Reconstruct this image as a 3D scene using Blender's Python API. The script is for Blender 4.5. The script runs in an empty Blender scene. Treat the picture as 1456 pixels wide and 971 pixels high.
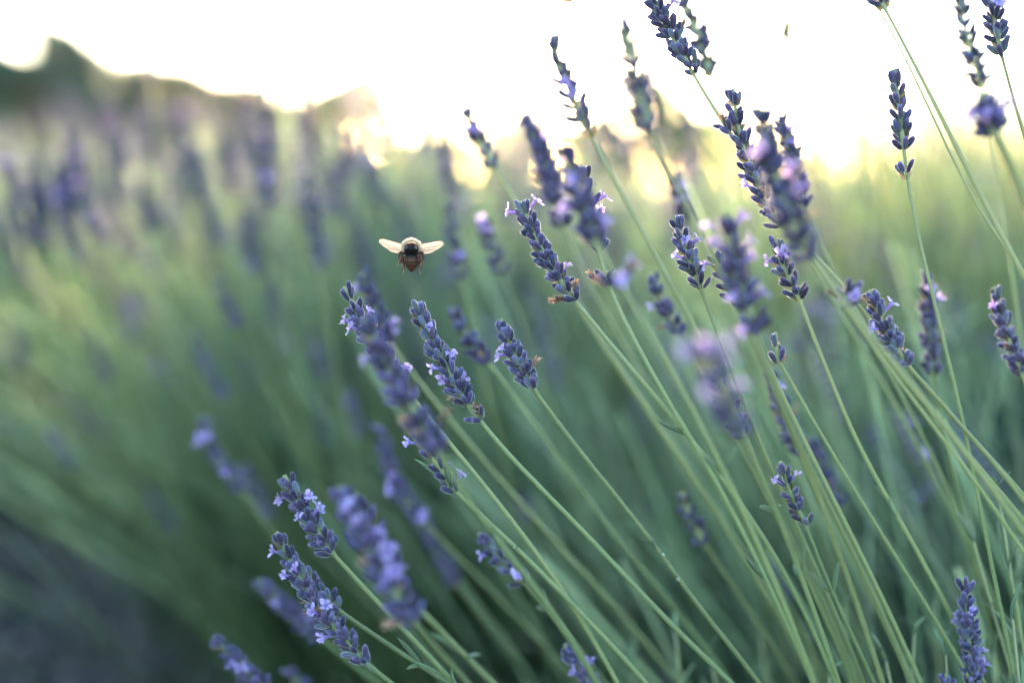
import bpy, math, random
import numpy as np
from mathutils import Vector, Matrix

sc = bpy.context.scene
C = sc.collection
rnd = random.Random(7)

# ------------------------------------------------------------------ camera
F = 50.0 / 36.0 * 1456.0
PITCH = math.radians(6.5)
CAM = Vector((0, 0, 0.66))
FWD = Vector((0, math.cos(PITCH), -math.sin(PITCH)))
UP = Vector((0, math.sin(PITCH), math.cos(PITCH)))
RIGHT = Vector((1, 0, 0))
FOCUS = 0.56
cd = bpy.data.cameras.new("camera")
cam = bpy.data.objects.new("camera", cd)
C.objects.link(cam)
cam.location = CAM
cam.rotation_euler = (math.pi / 2 - PITCH, 0, 0)
cd.lens = 50
cd.sensor_width = 36
cd.clip_start = 0.02
cd.clip_end = 2000
cd.dof.use_dof = True
cd.dof.focus_distance = FOCUS
cd.dof.aperture_fstop = 2.6
cd.dof.aperture_blades = 0
sc.camera = cam

# ------------------------------------------------------------------ sky, sun, exposure
SUN_EL, SUN_AZ = math.radians(5.4), math.atan((590 - 728) / F)
W = bpy.data.worlds.new("World")
sc.world = W
W.use_nodes = True
wn, wl = W.node_tree.nodes, W.node_tree.links
bg = wn["Background"]
sky = wn.new("ShaderNodeTexSky")
sky.sky_type = 'NISHITA'
sky.sun_disc = False
sky.sun_elevation = SUN_EL
sky.sun_rotation = SUN_AZ
sky.altitude = 50
sky.air_density = 0.7
sky.dust_density = 0.4
sky.ozone_density = 1.2
wl.new(sky.outputs[0], bg.inputs[0])
bg.inputs[1].default_value = 0.15
sd = bpy.data.lights.new("sun", 'SUN')
sd.energy = 5.0
sd.angle = math.radians(3)
sd.color = (1.0, 0.69, 0.43)
sun = bpy.data.objects.new("sun", sd)
C.objects.link(sun)
sun_dir = Vector((math.sin(SUN_AZ) * math.cos(SUN_EL), math.cos(SUN_AZ) * math.cos(SUN_EL), math.sin(SUN_EL)))
sun.rotation_euler = sun_dir.to_track_quat('Z', 'Y').to_euler()
sun.location = (0, 0, 20)
sc.view_settings.view_transform = 'Standard'
sc.view_settings.look = 'None'
sc.view_settings.gamma = 1
sc.view_settings.exposure = 3.35
sc.cycles.use_denoising = True
sc.cycles.max_bounces = 8
sc.cycles.transparent_max_bounces = 8
sc.cycles.sample_clamp_indirect = 4

# ------------------------------------------------------------------ helpers
def P(px, py, d):
    """pixel of the photograph at distance d along the view axis -> world point"""
    return CAM + FWD * d + RIGHT * ((px - 728) / F * d) + UP * ((485.5 - py) / F * d)

def tag(o, label=None, cat=None, group=None, kind=None):
    if label: o['label'] = label
    if cat: o['category'] = cat
    if group: o['group'] = group
    if kind: o['kind'] = kind
    return o

def empty(name, loc):
    o = bpy.data.objects.new(name, None)
    o.empty_display_size = 0.02
    o.location = loc
    C.objects.link(o)
    return o

def link(name, me, parent=None, loc=None, mat=None):
    o = bpy.data.objects.new(name, me)
    C.objects.link(o)
    if parent: o.parent = parent
    if loc is not None: o.location = loc
    if mat is not None: o.matrix_local = mat
    return o

class T:
    """a template shape: vertices, faces, per-vertex t, per-face material slot"""
    def __init__(s, V, faces, t=None, m=None):
        s.V = np.array(V, dtype=np.float64).reshape(-1, 3)
        s.tot = np.array([len(f) for f in faces], dtype=np.int64)
        s.idx = np.array([i for f in faces for i in f], dtype=np.int64)
        s.t = np.zeros(len(s.V)) if t is None else np.array(t, dtype=np.float64)
        s.m = np.zeros(len(faces), dtype=np.int64) if m is None else np.array(m, dtype=np.int64)

class MB:
    """collects templates, then makes one mesh"""
    def __init__(s):
        s.V, s.I, s.N, s.T_, s.M, s.off = [], [], [], [], [], 0
    def add(s, t, mats=None):
        if mats is None: mats = np.eye(4)[None]
        mats = np.asarray(mats).reshape(-1, 4, 4)
        if mats.size == 0: return s
        k, n = len(mats), len(t.V)
        V = np.einsum('kij,nj->kni', mats[:, :3, :3], t.V) + mats[:, None, :3, 3]
        s.V.append(V.reshape(-1, 3))
        s.I.append((t.idx[None] + (np.arange(k) * n)[:, None] + s.off).reshape(-1))
        s.N.append(np.tile(t.tot, k)); s.T_.append(np.tile(t.t, k)); s.M.append(np.tile(t.m, k))
        s.off += k * n
        return s
    def raw(s, V, I, N, t, m=0):
        s.V.append(V); s.I.append(I + s.off); s.N.append(N); s.T_.append(t)
        s.M.append(np.full(len(N), m)); s.off += len(V)
    def mesh(s, name, mats, smooth=True):
        V = np.concatenate(s.V); I = np.concatenate(s.I); N = np.concatenate(s.N)
        t = np.concatenate(s.T_); M = np.concatenate(s.M)
        me = bpy.data.meshes.new(name)
        me.vertices.add(len(V)); me.vertices.foreach_set('co', V.astype(np.float32).ravel())
        me.loops.add(len(I)); me.loops.foreach_set('vertex_index', I.astype(np.int32))
        me.polygons.add(len(N))
        st = np.concatenate([[0], np.cumsum(N)[:-1]])
        me.polygons.foreach_set('loop_start', st.astype(np.int32))
        me.polygons.foreach_set('material_index', M.astype(np.int32))
        if smooth: me.polygons.foreach_set('use_smooth', np.ones(len(N), dtype=bool))
        me.update(calc_edges=True)
        a = me.attributes.new('t', 'FLOAT', 'POINT')
        a.data.foreach_set('value', t.astype(np.float32))
        for m in mats: me.materials.append(m)
        return me

def revolve(prof, n=8, rib=0.0, squash=1.0):
    """prof: list of (z, r); ends closed by poles"""
    V, t, faces = [], [], []
    z0, z1 = prof[0][0], prof[-1][0]
    V.append((0, 0, z0)); t.append(0)
    rings = prof[1:-1]
    for z, r in rings:
        for k in range(n):
            a = 2 * math.pi * k / n
            rr = r * (1 + (rib if k % 2 else -rib))
            V.append((rr * math.cos(a), rr * math.sin(a) * squash, z)); t.append((z - z0) / (z1 - z0))
    V.append((0, 0, z1)); t.append(1)
    L = len(V) - 1
    for k in range(n):
        faces.append((0, 1 + (k + 1) % n, 1 + k))
        for j in range(len(rings) - 1):
            a = 1 + j * n
            faces.append((a + k, a + (k + 1) % n, a + n + (k + 1) % n, a + n + k))
        a = 1 + (len(rings) - 1) * n
        faces.append((a + k, a + (k + 1) % n, L))
    return T(V, faces, t)

def tube(pts, rad, n=8, groove=0.0, tvals=None):
    """tube along points; returns T"""
    pts = [Vector(p) for p in pts]
    V, t, faces = [], [], []
    ref = Vector((0.3, 1, 0.2)).normalized()
    prev = None
    for i, p in enumerate(pts):
        d = (pts[min(i + 1, len(pts) - 1)] - pts[max(i - 1, 0)]).normalized()
        u = (ref - d * ref.dot(d)).normalized() if prev is None else (prev - d * prev.dot(d)).normalized()
        prev = u
        w = d.cross(u)
        r = rad[i] if hasattr(rad, '__len__') else rad
        for k in range(n):
            a = 2 * math.pi * k / n
            rr = r * (1 + (groove if k % 2 else -groove))
            V.append(tuple(p + (u * math.cos(a) + w * math.sin(a)) * rr))
            t.append(tvals[i] if tvals else i / (len(pts) - 1))
    m = len(pts)
    for i in range(m - 1):
        for k in range(n):
            a = i * n
            faces.append((a + k, a + (k + 1) % n, a + n + (k + 1) % n, a + n + k))
    faces.append(tuple(range(n))[::-1]); faces.append(tuple((m - 1) * n + k for k in range(n)))
    return T(V, faces, t)

def crom(pts, n=6):
    pts = [Vector(p) for p in pts]
    if len(pts) == 2: return [pts[0].lerp(pts[1], i / n) for i in range(n + 1)]
    q = [pts[0] * 2 - pts[1]] + pts + [pts[-1] * 2 - pts[-2]]
    out = []
    for i in range(1, len(q) - 2):
        for k in range(n):
            t = k / n
            a, b, c, d = q[i - 1], q[i], q[i + 1], q[i + 2]
            out.append(0.5 * ((2 * b) + (c - a) * t + (2 * a - 5 * b + 4 * c - d) * t * t + (3 * b - a - 3 * c + d) * t ** 3))
    out.append(pts[-1])
    return out

def frame(loc, z, roll=0.0, scale=1.0, ref=None):
    z = Vector(z).normalized()
    r = Vector((0, 0, 1)) if ref is None else ref
    if abs(z.dot(r)) > 0.98: r = Vector((1, 0, 0))
    x = r.cross(z).normalized(); y = z.cross(x)
    c, s_ = math.cos(roll), math.sin(roll)
    X = x * c + y * s_; Y = z.cross(X)
    sx, sy, sz = scale if hasattr(scale, '__len__') else (scale,) * 3
    return Matrix(((X.x * sx, Y.x * sy, z.x * sz, loc[0]), (X.y * sx, Y.y * sy, z.y * sz, loc[1]),
                   (X.z * sx, Y.z * sy, z.z * sz, loc[2]), (0, 0, 0, 1)))

# ------------------------------------------------------------------ materials
def mat(name, ramp, rough=0.6, sheen=0.0, sheen_col=(1, 1, 1), transl=0.0, tcol=None, use_t=True,
        var=0.3, noise=None, spec=0.3, hue=0.0, sheen_rough=0.4):
    m = bpy.data.materials.new(name); m.use_nodes = True
    nt = m.node_tree; N, L = nt.nodes, nt.links
    pb = N['Principled BSDF']; out = N['Material Output']
    cr = N.new('ShaderNodeValToRGB')
    el = cr.color_ramp.elements
    while len(el) > 1: el.remove(el[-1])
    el[0].position = ramp[0][0]; el[0].color = (*ramp[0][1], 1)
    for p, c in ramp[1:]:
        e = el.new(p); e.color = (*c, 1)
    at = N.new('ShaderNodeAttribute'); at.attribute_name = 't'
    src = at.outputs['Fac']
    if noise:
        tc = N.new('ShaderNodeTexCoord'); nz = N.new('ShaderNodeTexNoise')
        nz.inputs['Scale'].default_value = noise[0]; nz.inputs['Detail'].default_value = 4
        L.new(tc.outputs['Object'], nz.inputs['Vector'])
        ma = N.new('ShaderNodeMath'); ma.operation = 'MULTIPLY_ADD'
        L.new(nz.outputs[0], ma.inputs[0]); ma.inputs[1].default_value = noise[1]
        sb = N.new('ShaderNodeMath'); sb.operation = 'SUBTRACT'; sb.inputs[1].default_value = noise[1] / 2
        L.new(src, sb.inputs[0]); L.new(sb.outputs[0], ma.inputs[2]); src = ma.outputs[0]
        bp = N.new('ShaderNodeBump'); bp.inputs['Strength'].default_value = 0.35
        bp.inputs['Distance'].default_value = 0.0004
        nz2 = N.new('ShaderNodeTexNoise'); nz2.inputs['Scale'].default_value = noise[0] * 3
        L.new(tc.outputs['Object'], nz2.inputs['Vector'])
        L.new(nz2.outputs[0], bp.inputs['Height']); L.new(bp.outputs[0], pb.inputs['Normal'])
    L.new(src, cr.inputs[0])
    # a different tone for every piece
    ge = N.new('ShaderNodeNewGeometry'); oi = N.new('ShaderNodeObjectInfo')
    ad = N.new('ShaderNodeMath'); L.new(ge.outputs['Random Per Island'], ad.inputs[0]); L.new(oi.outputs['Random'], ad.inputs[1])
    fr = N.new('ShaderNodeMath'); fr.operation = 'FRACT'; L.new(ad.outputs[0], fr.inputs[0])
    mr = N.new('ShaderNodeMapRange'); L.new(fr.outputs[0], mr.inputs[0])
    mr.inputs[3].default_value = 1 - var; mr.inputs[4].default_value = 1 + var
    hs = N.new('ShaderNodeHueSaturation'); L.new(cr.outputs[0], hs.inputs['Color']); L.new(mr.outputs[0], hs.inputs['Value'])
    if hue:
        f2 = N.new('ShaderNodeMath'); f2.operation = 'MULTIPLY_ADD'; f2.inputs[1].default_value = 7.3; f2.inputs[2].default_value = 0.37
        L.new(fr.outputs[0], f2.inputs[0])
        f3 = N.new('ShaderNodeMath'); f3.operation = 'FRACT'; L.new(f2.outputs[0], f3.inputs[0])
        mh = N.new('ShaderNodeMapRange'); L.new(f3.outputs[0], mh.inputs[0])
        mh.inputs[3].default_value = 0.5 - hue; mh.inputs[4].default_value = 0.5 + hue
        L.new(mh.outputs[0], hs.inputs['Hue'])
    L.new(hs.outputs[0], pb.inputs['Base Color'])
    pb.inputs['Roughness'].default_value = rough
    pb.inputs['Specular IOR Level'].default_value = spec
    if sheen:
        pb.inputs['Sheen Weight'].default_value = sheen
        pb.inputs['Sheen Roughness'].default_value = sheen_rough
        pb.inputs['Sheen Tint'].default_value = (*sheen_col, 1)
    if transl:
        tr = N.new('ShaderNodeBsdfTranslucent'); mx = N.new('ShaderNodeMixShader')
        mx.inputs[0].default_value = transl
        if tcol:
            mc = N.new('ShaderNodeMix'); mc.data_type = 'RGBA'; mc.blend_type = 'MULTIPLY'; mc.inputs[0].default_value = 1
            L.new(hs.outputs[0], mc.inputs[6]); mc.inputs[7].default_value = (*tcol, 1)
            L.new(mc.outputs[2], tr.inputs[0])
        else: L.new(hs.outputs[0], tr.inputs[0])
        L.new(pb.outputs[0], mx.inputs[1]); L.new(tr.outputs[0], mx.inputs[2]); L.new(mx.outputs[0], out.inputs[0])
    return m

M_BUD = mat('calyx_violet', [(0, (0.10, 0.12, 0.11)), (0.25, (0.066, 0.060, 0.100)), (0.75, (0.074, 0.060, 0.132)), (1, (0.15, 0.12, 0.27))],
            rough=0.75, sheen=1.0, sheen_col=(0.8, 0.85, 1.0), transl=0.15, var=0.5, hue=0.035, noise=(900, 0.3), spec=0.2, sheen_rough=.3)
M_BUD_G = mat('calyx_green', [(0, (0.16, 0.21, 0.12)), (0.5, (0.13, 0.16, 0.17)), (1, (0.12, 0.12, 0.24))],
              rough=0.75, sheen=1.0, sheen_col=(0.85, 0.9, 1.0), transl=0.15, var=0.3, noise=(900, 0.3), spec=0.2)
M_FLOWER = mat('corolla_lilac', [(0, (0.28, 0.17, 0.50)), (0.5, (0.42, 0.29, 0.68)), (1, (0.62, 0.50, 0.82))],
               rough=0.6, sheen=0.4, transl=0.4, var=0.2, hue=0.015)
M_FLOWER_P = mat('corolla_pale', [(0, (0.36, 0.20, 0.66)), (0.5, (0.55, 0.40, 0.80)), (1, (0.72, 0.60, 0.86))],
                 rough=0.6, sheen=0.4, transl=0.4, var=0.15, hue=0.015)
M_DRY = mat('withered_corolla', [(0, (0.16, 0.09, 0.06)), (0.5, (0.34, 0.20, 0.12)), (1, (0.50, 0.34, 0.24))],
            rough=0.8, sheen=0.3, transl=0.25, var=0.35)
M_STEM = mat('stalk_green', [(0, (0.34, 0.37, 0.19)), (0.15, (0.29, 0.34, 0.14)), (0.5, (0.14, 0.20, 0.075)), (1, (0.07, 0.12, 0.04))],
             rough=0.5, sheen=0.12, sheen_col=(0.9, 1, 0.9), transl=0.2, var=0.2, hue=0.015, noise=(300, 0.25), spec=0.4)  # green deepens along the ramp, partly as painted shade low among the stems
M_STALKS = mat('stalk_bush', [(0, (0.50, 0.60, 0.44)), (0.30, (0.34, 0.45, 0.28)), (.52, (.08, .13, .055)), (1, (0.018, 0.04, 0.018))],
               rough=0.6, transl=0.6, var=0.45, hue=0.03, tcol=(1.1, 1.1, 0.9))  # natural pale tips and woody feet, with backlight and deep shade painted in
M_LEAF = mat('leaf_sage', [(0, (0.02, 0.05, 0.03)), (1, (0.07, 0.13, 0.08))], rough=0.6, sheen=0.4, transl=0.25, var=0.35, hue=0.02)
M_TREE = mat('tree_leaf', [(0, (0.022, 0.105, 0.062)), (1, (0.032, 0.13, 0.08))], rough=0.6, transl=0.06, var=0.5, hue=0.02)
M_BARK = mat('bark', [(0, (0.10, 0.08, 0.06)), (1, (0.16, 0.13, 0.10))], rough=0.9, var=0.2, noise=(4, 0.8))
M_STONE = mat('pebble', [(0, (0.06, 0.053, 0.05)), (1, (0.115, 0.10, 0.09))], rough=0.95, spec=.1, var=0.75, hue=0.03)
M_LITTER = mat('litter', [(0, (0.10, 0.12, 0.09)), (1, (0.20, 0.18, 0.14))], rough=0.9, var=0.5, hue=0.04)

# ------------------------------------------------------------------ ground
def ground_material():
    m = bpy.data.materials.new('soil'); m.use_nodes = True
    nt = m.node_tree; N, L = nt.nodes, nt.links
    pb = N['Principled BSDF']; pb.inputs['Roughness'].default_value = 0.95
    tc = N.new('ShaderNodeTexCoord')
    a = N.new('ShaderNodeTexNoise'); a.inputs['Scale'].default_value = 5; a.inputs['Detail'].default_value = 8
    b = N.new('ShaderNodeTexNoise'); b.inputs['Scale'].default_value = 60; b.inputs['Detail'].default_value = 6
    c = N.new('ShaderNodeTexNoise'); c.inputs['Scale'].default_value = 0.35; c.inputs['Detail'].default_value = 5
    for n in (a, b, c): L.new(tc.outputs['Object'], n.inputs['Vector'])
    r1 = N.new('ShaderNodeValToRGB'); r1.color_ramp.elements[0].position = .35; r1.color_ramp.elements[1].position = .68
    r1.color_ramp.elements[0].color = (0.012, 0.012, 0.013, 1); r1.color_ramp.elements[1].color = (0.055, 0.054, 0.054, 1)
    L.new(a.outputs[0], r1.inputs[0])
    r2 = N.new('ShaderNodeValToRGB'); r2.color_ramp.elements[0].position = .3; r2.color_ramp.elements[1].position = .75
    r2.color_ramp.elements[0].color = (0.4, 0.4, 0.4, 1); r2.color_ramp.elements[1].color = (1.4, 1.4, 1.4, 1)
    L.new(b.outputs[0], r2.inputs[0])
    mu = N.new('ShaderNodeMix'); mu.data_type = 'RGBA'; mu.blend_type = 'MULTIPLY'; mu.inputs[0].default_value = 1
    L.new(r1.outputs[0], mu.inputs[6]); L.new(r2.outputs[0], mu.inputs[7])
    # beyond the lavender rows the ground is rough grass
    sp = N.new('ShaderNodeSeparateXYZ'); L.new(tc.outputs['Object'], sp.inputs[0])
    mr = N.new('ShaderNodeMapRange'); L.new(sp.outputs['Y'], mr.inputs[0]); mr.inputs[1].default_value = 5; mr.inputs[2].default_value = 9
    r3 = N.new('ShaderNodeValToRGB'); r3.color_ramp.elements[0].color = (0.09, 0.13, 0.05, 1); r3.color_ramp.elements[1].color = (0.20, 0.21, 0.10, 1)
    L.new(c.outputs[0], r3.inputs[0])
    mx = N.new('ShaderNodeMix'); mx.data_type = 'RGBA'; L.new(mr.outputs[0], mx.inputs[0])
    L.new(mu.outputs[2], mx.inputs[6]); L.new(r3.outputs[0], mx.inputs[7]); L.new(mx.outputs[2], pb.inputs['Base Color'])
    bp = N.new('ShaderNodeBump'); bp.inputs['Strength'].default_value = 0.7; bp.inputs['Distance'].default_value = 0.01
    L.new(b.outputs[0], bp.inputs['Height']); L.new(bp.outputs[0], pb.inputs['Normal'])
    return m

def build_ground():
    xs = np.concatenate([-np.geomspace(900, 3, 14), np.linspace(-2.5, 2.5, 60), np.geomspace(3, 900, 14)])
    ys = np.concatenate([-np.geomspace(60, 1, 6), np.linspace(-.8, 5, 70), np.geomspace(5.5, 1300, 20)])
    X, Y = np.meshgrid(xs, ys)
    rr = np.random.RandomState(3)
    near = (np.abs(X) < 2.6) & (Y > -.9) & (Y < 5.2)
    Z = np.where(near, rr.uniform(-.006, .006, X.shape), 0) - 0.004
    V = np.stack([X, Y, Z], -1).reshape(-1, 3)
    nx, ny = len(xs), len(ys)
    a = (np.arange(ny - 1)[:, None] * nx + np.arange(nx - 1)[None]).reshape(-1)
    I = np.stack([a, a + 1, a + nx + 1, a + nx], 1).reshape(-1)
    mb = MB(); mb.raw(V, I, np.full(len(a), 4), np.zeros(len(V)))
    tag(link('ground', mb.mesh('ground', [ground_material()])), kind='structure')
build_ground()

# ------------------------------------------------------------------ trees
def make_tree_meshes(seed, lobes):
    """a tree 1 m high: trunk with limbs, and a crown of small leaf faces clumped round the limb ends"""
    r = np.random.RandomState(seed)
    tr = MB()
    tr.add(tube([(0, 0, -.02), (.01, 0, .2), (0, .01, .45), (.01, 0, .7)], [.035, .026, .018, .008], 7))
    cents = []
    for k in range(lobes):
        a = r.uniform(0, 6.28); h = r.uniform(.12, .88); rad = (1 - abs(h - .5) * 1.3) * .36 * r.uniform(.4, 1)
        c = Vector((math.cos(a) * rad, math.sin(a) * rad, h))
        st = Vector((0, 0, h * .6))
        tr.add(tube([st, st.lerp(c, .5) + Vector((0, 0, .02)), c], [.012, .008, .003], 5))
        cents.append((c, r.uniform(.09, .17)))
    cr = MB()
    quad = T([(-.5, 0, 0), (0, -.28, .05), (.5, 0, 0), (0, .28, .05)], [(0, 1, 2, 3)], [0, .5, 1, .5])
    mats = []
    for c, s in cents:
        for j in range(400):
            d = Vector(r.normal(size=3)); d = d.normalized() * (r.rand() ** .5) * s
            d.z *= .75
            mats.append(frame(c + d, Vector(r.normal(size=3)), r.uniform(0, 6), r.uniform(.035, .065)))
    cr.add(quad, [np.array(m) for m in mats])
    return tr.mesh('trunk', [M_BARK]), cr.mesh('crown', [M_TREE], smooth=False)

tree_kinds = [make_tree_meshes(11, 26), make_tree_meshes(12, 34), make_tree_meshes(13, 18)]
def tree(px, ytop, d, k, wide, label, group):
    h = CAM.z + (255 - ytop) / F * d
    if h < 1.2: h = 1.2
    x = (px - 728) / F * d
    e = empty('tree', (x, d, 0))
    e.scale = (h * wide, h * wide, h); e.rotation_euler.z = rnd.uniform(0, 6)
    tag(e, label, 'tree', group)
    link('trunk', tree_kinds[k][0], e); link('crown', tree_kinds[k][1], e)
G1 = 'trees along the far edge of the field'
tree(-25, 40, 62, 1, 1.0, 'blurred dark green tree cut by the left edge of the photo', G1)
tree(84, 18, 60, 0, 1.05, 'tallest dark green tree on the skyline, left of centre', G1)
tree(20, 78, 64, 0, 1.3, 'low dark bushy tree left of the tallest skyline tree', G1)
tree(48, 70, 58, 1, 1.5, 'dark green tree filling the gap between the left edge and the tallest tree', G1)
tree(150, 104, 62, 0, 1.5, 'low dark tree just right of the tallest skyline tree', G1)
tree(215, 80, 66, 1, 1.2, 'rounded green tree left of the lavender spikes on the skyline', G1)
tree(275, 78, 66, 0, 1.2, 'rounded green tree second to the right of the tallest one', G1)
tree(340, 105, 68, 1, 1.4, 'fading green tree behind the dark lavender spike on the skyline', G1)
tree(410, 120, 70, 0, 1.5, 'low hazy tree left of the orange sunlit tree', G1)
tree(495, 82, 60, 0, 1.2, 'tree glowing orange beside the setting sun', G1)
tree(560, 175, 75, 0, 1.8, 'low tree under the setting sun', G1)
tree(640, 178, 80, 1, 1.8, 'low hazy tree just right of the setting sun', G1)
tree(745, 138, 72, 0, 1.4, 'dark hazy tree between the two tilted lavender tips against the sky', G1)
tree(830, 160, 74, 1, 1.6, 'low tree behind the tall dark lavender tip at top centre', G1)
tree(905, 88, 70, 0, 1.1, 'dark green tree right of top centre behind lavender stems', G1)
tree(1000, 150, 80, 1, 1.6, 'hazy tree behind the crossing lavender stems at the upper right', G1)
tree(1080, 178, 85, 0, 1.8, 'low hazy tree behind the big blurred purple spike', G1)
LOW = ['low distant bushy tree right of the large violet spike, first on the open horizon', 'low distant tree left of the pair of buds under the slim sharp spike', 'low distant tree right of the slim sharp spike on the horizon', 'low distant tree behind the thick green crossing stem', 'low distant tree at the right edge of the horizon']
for i, (x, y) in enumerate([(1160, 232), (1235, 243), (1310, 240), (1390, 236), (1465, 238)]):
    tree(x, y, 95, i % 2, 2.6, LOW[i], 'low distant trees at the right')

# ------------------------------------------------------------------ lavender pieces
BUD_L = 0.0060
prof = [(0, 0), (.0004, .0006), (.0014, .00092), (.0029, .00112), (.0043, .00108), (.0053, .00084), (.0058, .00050), (BUD_L, 0)]
bud_hi = [revolve(prof, 8, .10, s) for s in (.9, 1.0, .8)]
prof_lo = [(0, 0), (.0014, .0010), (.0040, .00115), (BUD_L, 0)]
bud_lo = revolve(prof_lo, 5)
# a bud whose calyx mouth shows the tip of a corolla
V = bud_hi[0].V.copy()
M_HAIR = mat('calyx_hair', [(0, (0.5, 0.5, 0.62)), (1, (0.85, 0.85, 0.95))], rough=.6, transl=.5, var=.1)
def fuzzy(b, m, seed):
    r = np.random.RandomState(seed); mb = MB().add(b); ms = []
    h = T([(-.000045, 0, 0), (.000045, 0, 0), (0, 0, .00055)], [(0, 1, 2)], [0, 0, 1])
    zz = [p[0] for p in prof]; rad = [p[1] for p in prof]
    for i in range(130):
        z = r.uniform(.0003, BUD_L - .0001); a = r.uniform(0, 6.28); q = np.interp(z, zz, rad) * .97
        n = Vector((math.cos(a), math.sin(a), (z / BUD_L) ** 3 * 1.2 + .2)) + Vector(r.normal(0, .25, 3))
        ms.append(np.array(frame((q * math.cos(a), q * math.sin(a), z), n, r.uniform(0, 6), r.uniform(.6, 1.1))))
    h.m[:] = 1
    return mb.add(h, ms).mesh('bud', [m, M_HAIR])
bud_mesh = [fuzzy(b, M_BUD, 50 + i) for i, b in enumerate(bud_hi)] + [fuzzy(bud_hi[1], M_BUD_G, 60)]
_old = [MB().add(b).mesh('bud', [M_BUD]) for b in bud_hi] + [MB().add(bud_hi[1]).mesh('bud', [M_BUD_G])]

def flower_T(r, size=1.0, dry=False):
    """open two-lipped corolla: tube and five spreading lobes"""
    V, F_, t = [], [], []
    n = 5
    for z, rr in ((0, .0006), (.0022, .0008), (.0036, .0013)):
        for k in range(n):
            a = 2 * math.pi * k / n
            V.append((rr * math.cos(a), rr * math.sin(a), z)); t.append(z / .007)
    for j in range(2):
        for k in range(n):
            F_.append((j * n + k, j * n + (k + 1) % n, j * n + n + (k + 1) % n, j * n + n + k))
    for k in range(n):
        a0, a1 = 2 * math.pi * k / n, 2 * math.pi * (k + 1) / n
        am = (a0 + a1) / 2
        big = 1.25 if k in (0, 1) else .9
        if dry: big *= .5
        sp = r.uniform(.6, 1.15); cz = r.uniform(-.0016, .0012)
        b = len(V)
        for (ang, rad, z) in ((a0 + .1, .0026, .0046), (a0 + .35, .0036, .0050), (am, .0041, .0047), (a1 - .35, .0036, .0051), (a1 - .1, .0026, .0045)):
            rad *= big * sp
            V.append((rad * math.cos(ang), rad * math.sin(ang), z + r.uniform(-.0006, .0008) + cz)); t.append(.9)
        i0, i1 = 2 * n + k, 2 * n + (k + 1) % n
        V.append((.0020 * math.cos(am) * big, .0020 * math.sin(am) * big, .0046)); t.append(.6)
        m = len(V) - 1
        F_ += [(i0, b, m), (b, b + 1, m), (b + 1, b + 2, m), (b + 2, b + 3, m), (b + 3, b + 4, m), (b + 4, i1, m), (i0, m, i1)]
    T_ = T(V, F_, t); T_.V *= size
    return T_
rf = random.Random(5)
fl_T = [flower_T(rf) for _ in range(4)]
for _t in fl_T: _t.V *= .8
fl_dry_T = [flower_T(rf, .9, True) for _ in range(2)]
flower_mesh = {'v': [MB().add(t).mesh('flower', [M_FLOWER]) for t in fl_T],
               'p': [MB().add(t).mesh('flower', [M_FLOWER_P]) for t in fl_T],
               'd': [MB().add(t).mesh('withered_flower', [M_DRY]) for t in fl_dry_T]}
bract_T = T([(0, 0, 0), (-.0013, .0002, .0012), (.0013, .0002, .0012), (-.0010, .0005, .0028), (.0010, .0005, .0028), (0, .0010, .0046)],
            [(0, 2, 1), (1, 2, 4, 3), (3, 4, 5)], [0, .3, .3, .6, .6, 1])
M_BRACT = mat('bract_brown', [(0, (0.10, 0.12, 0.06)), (1, (0.17, 0.11, 0.08))], rough=.8, transl=.2, var=.4)
bract_mesh = MB().add(bract_T).mesh('bract', [M_BRACT])

def leaf_T(L=0.03, w=0.0016, curl=0.2):
    V, F_, t = [], [], []
    n = 6
    for i in range(n + 1):
        s = i / n
        ww = w * (math.sin(math.pi * min(1, s * .85 + .12)) ** .5) * (1 if i < n else .35)
        z = L * s; y = -curl * L * s * s
        V += [(-ww, y + w * .35, z), (0, y, z), (ww, y + w * .35, z), (0, y + w * .7, z)]; t += [s] * 4
    for i in range(n):
        for k in range(4):
            a = i * 4
            F_.append((a + k, a + (k + 1) % 4, a + 4 + (k + 1) % 4, a + 4 + k))
    F_.append((n * 4, n * 4 + 1, n * 4 + 2, n * 4 + 3)); F_.append((3, 2, 1, 0))
    return T(V, F_, t)
leaf_Ts = [leaf_T(.03, .0011, .15), leaf_T(.024, .0010, .3), leaf_T(.036, .0012, -.1)]
M_LEAF2 = mat('leaf_pale', [(0, (0.13, 0.22, 0.10)), (1, (0.22, 0.32, 0.18))], rough=0.6, sheen=0.3, transl=0.25, var=0.25, hue=0.02)
leaf_mesh = [MB().add(t).mesh('leaf', [M_LEAF2]) for t in leaf_Ts]
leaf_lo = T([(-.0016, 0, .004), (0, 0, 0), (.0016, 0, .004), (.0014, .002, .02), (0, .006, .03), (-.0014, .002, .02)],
            [(1, 2, 3, 4, 5, 0)], [.2, 0, .2, .7, 1, .7])

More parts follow.
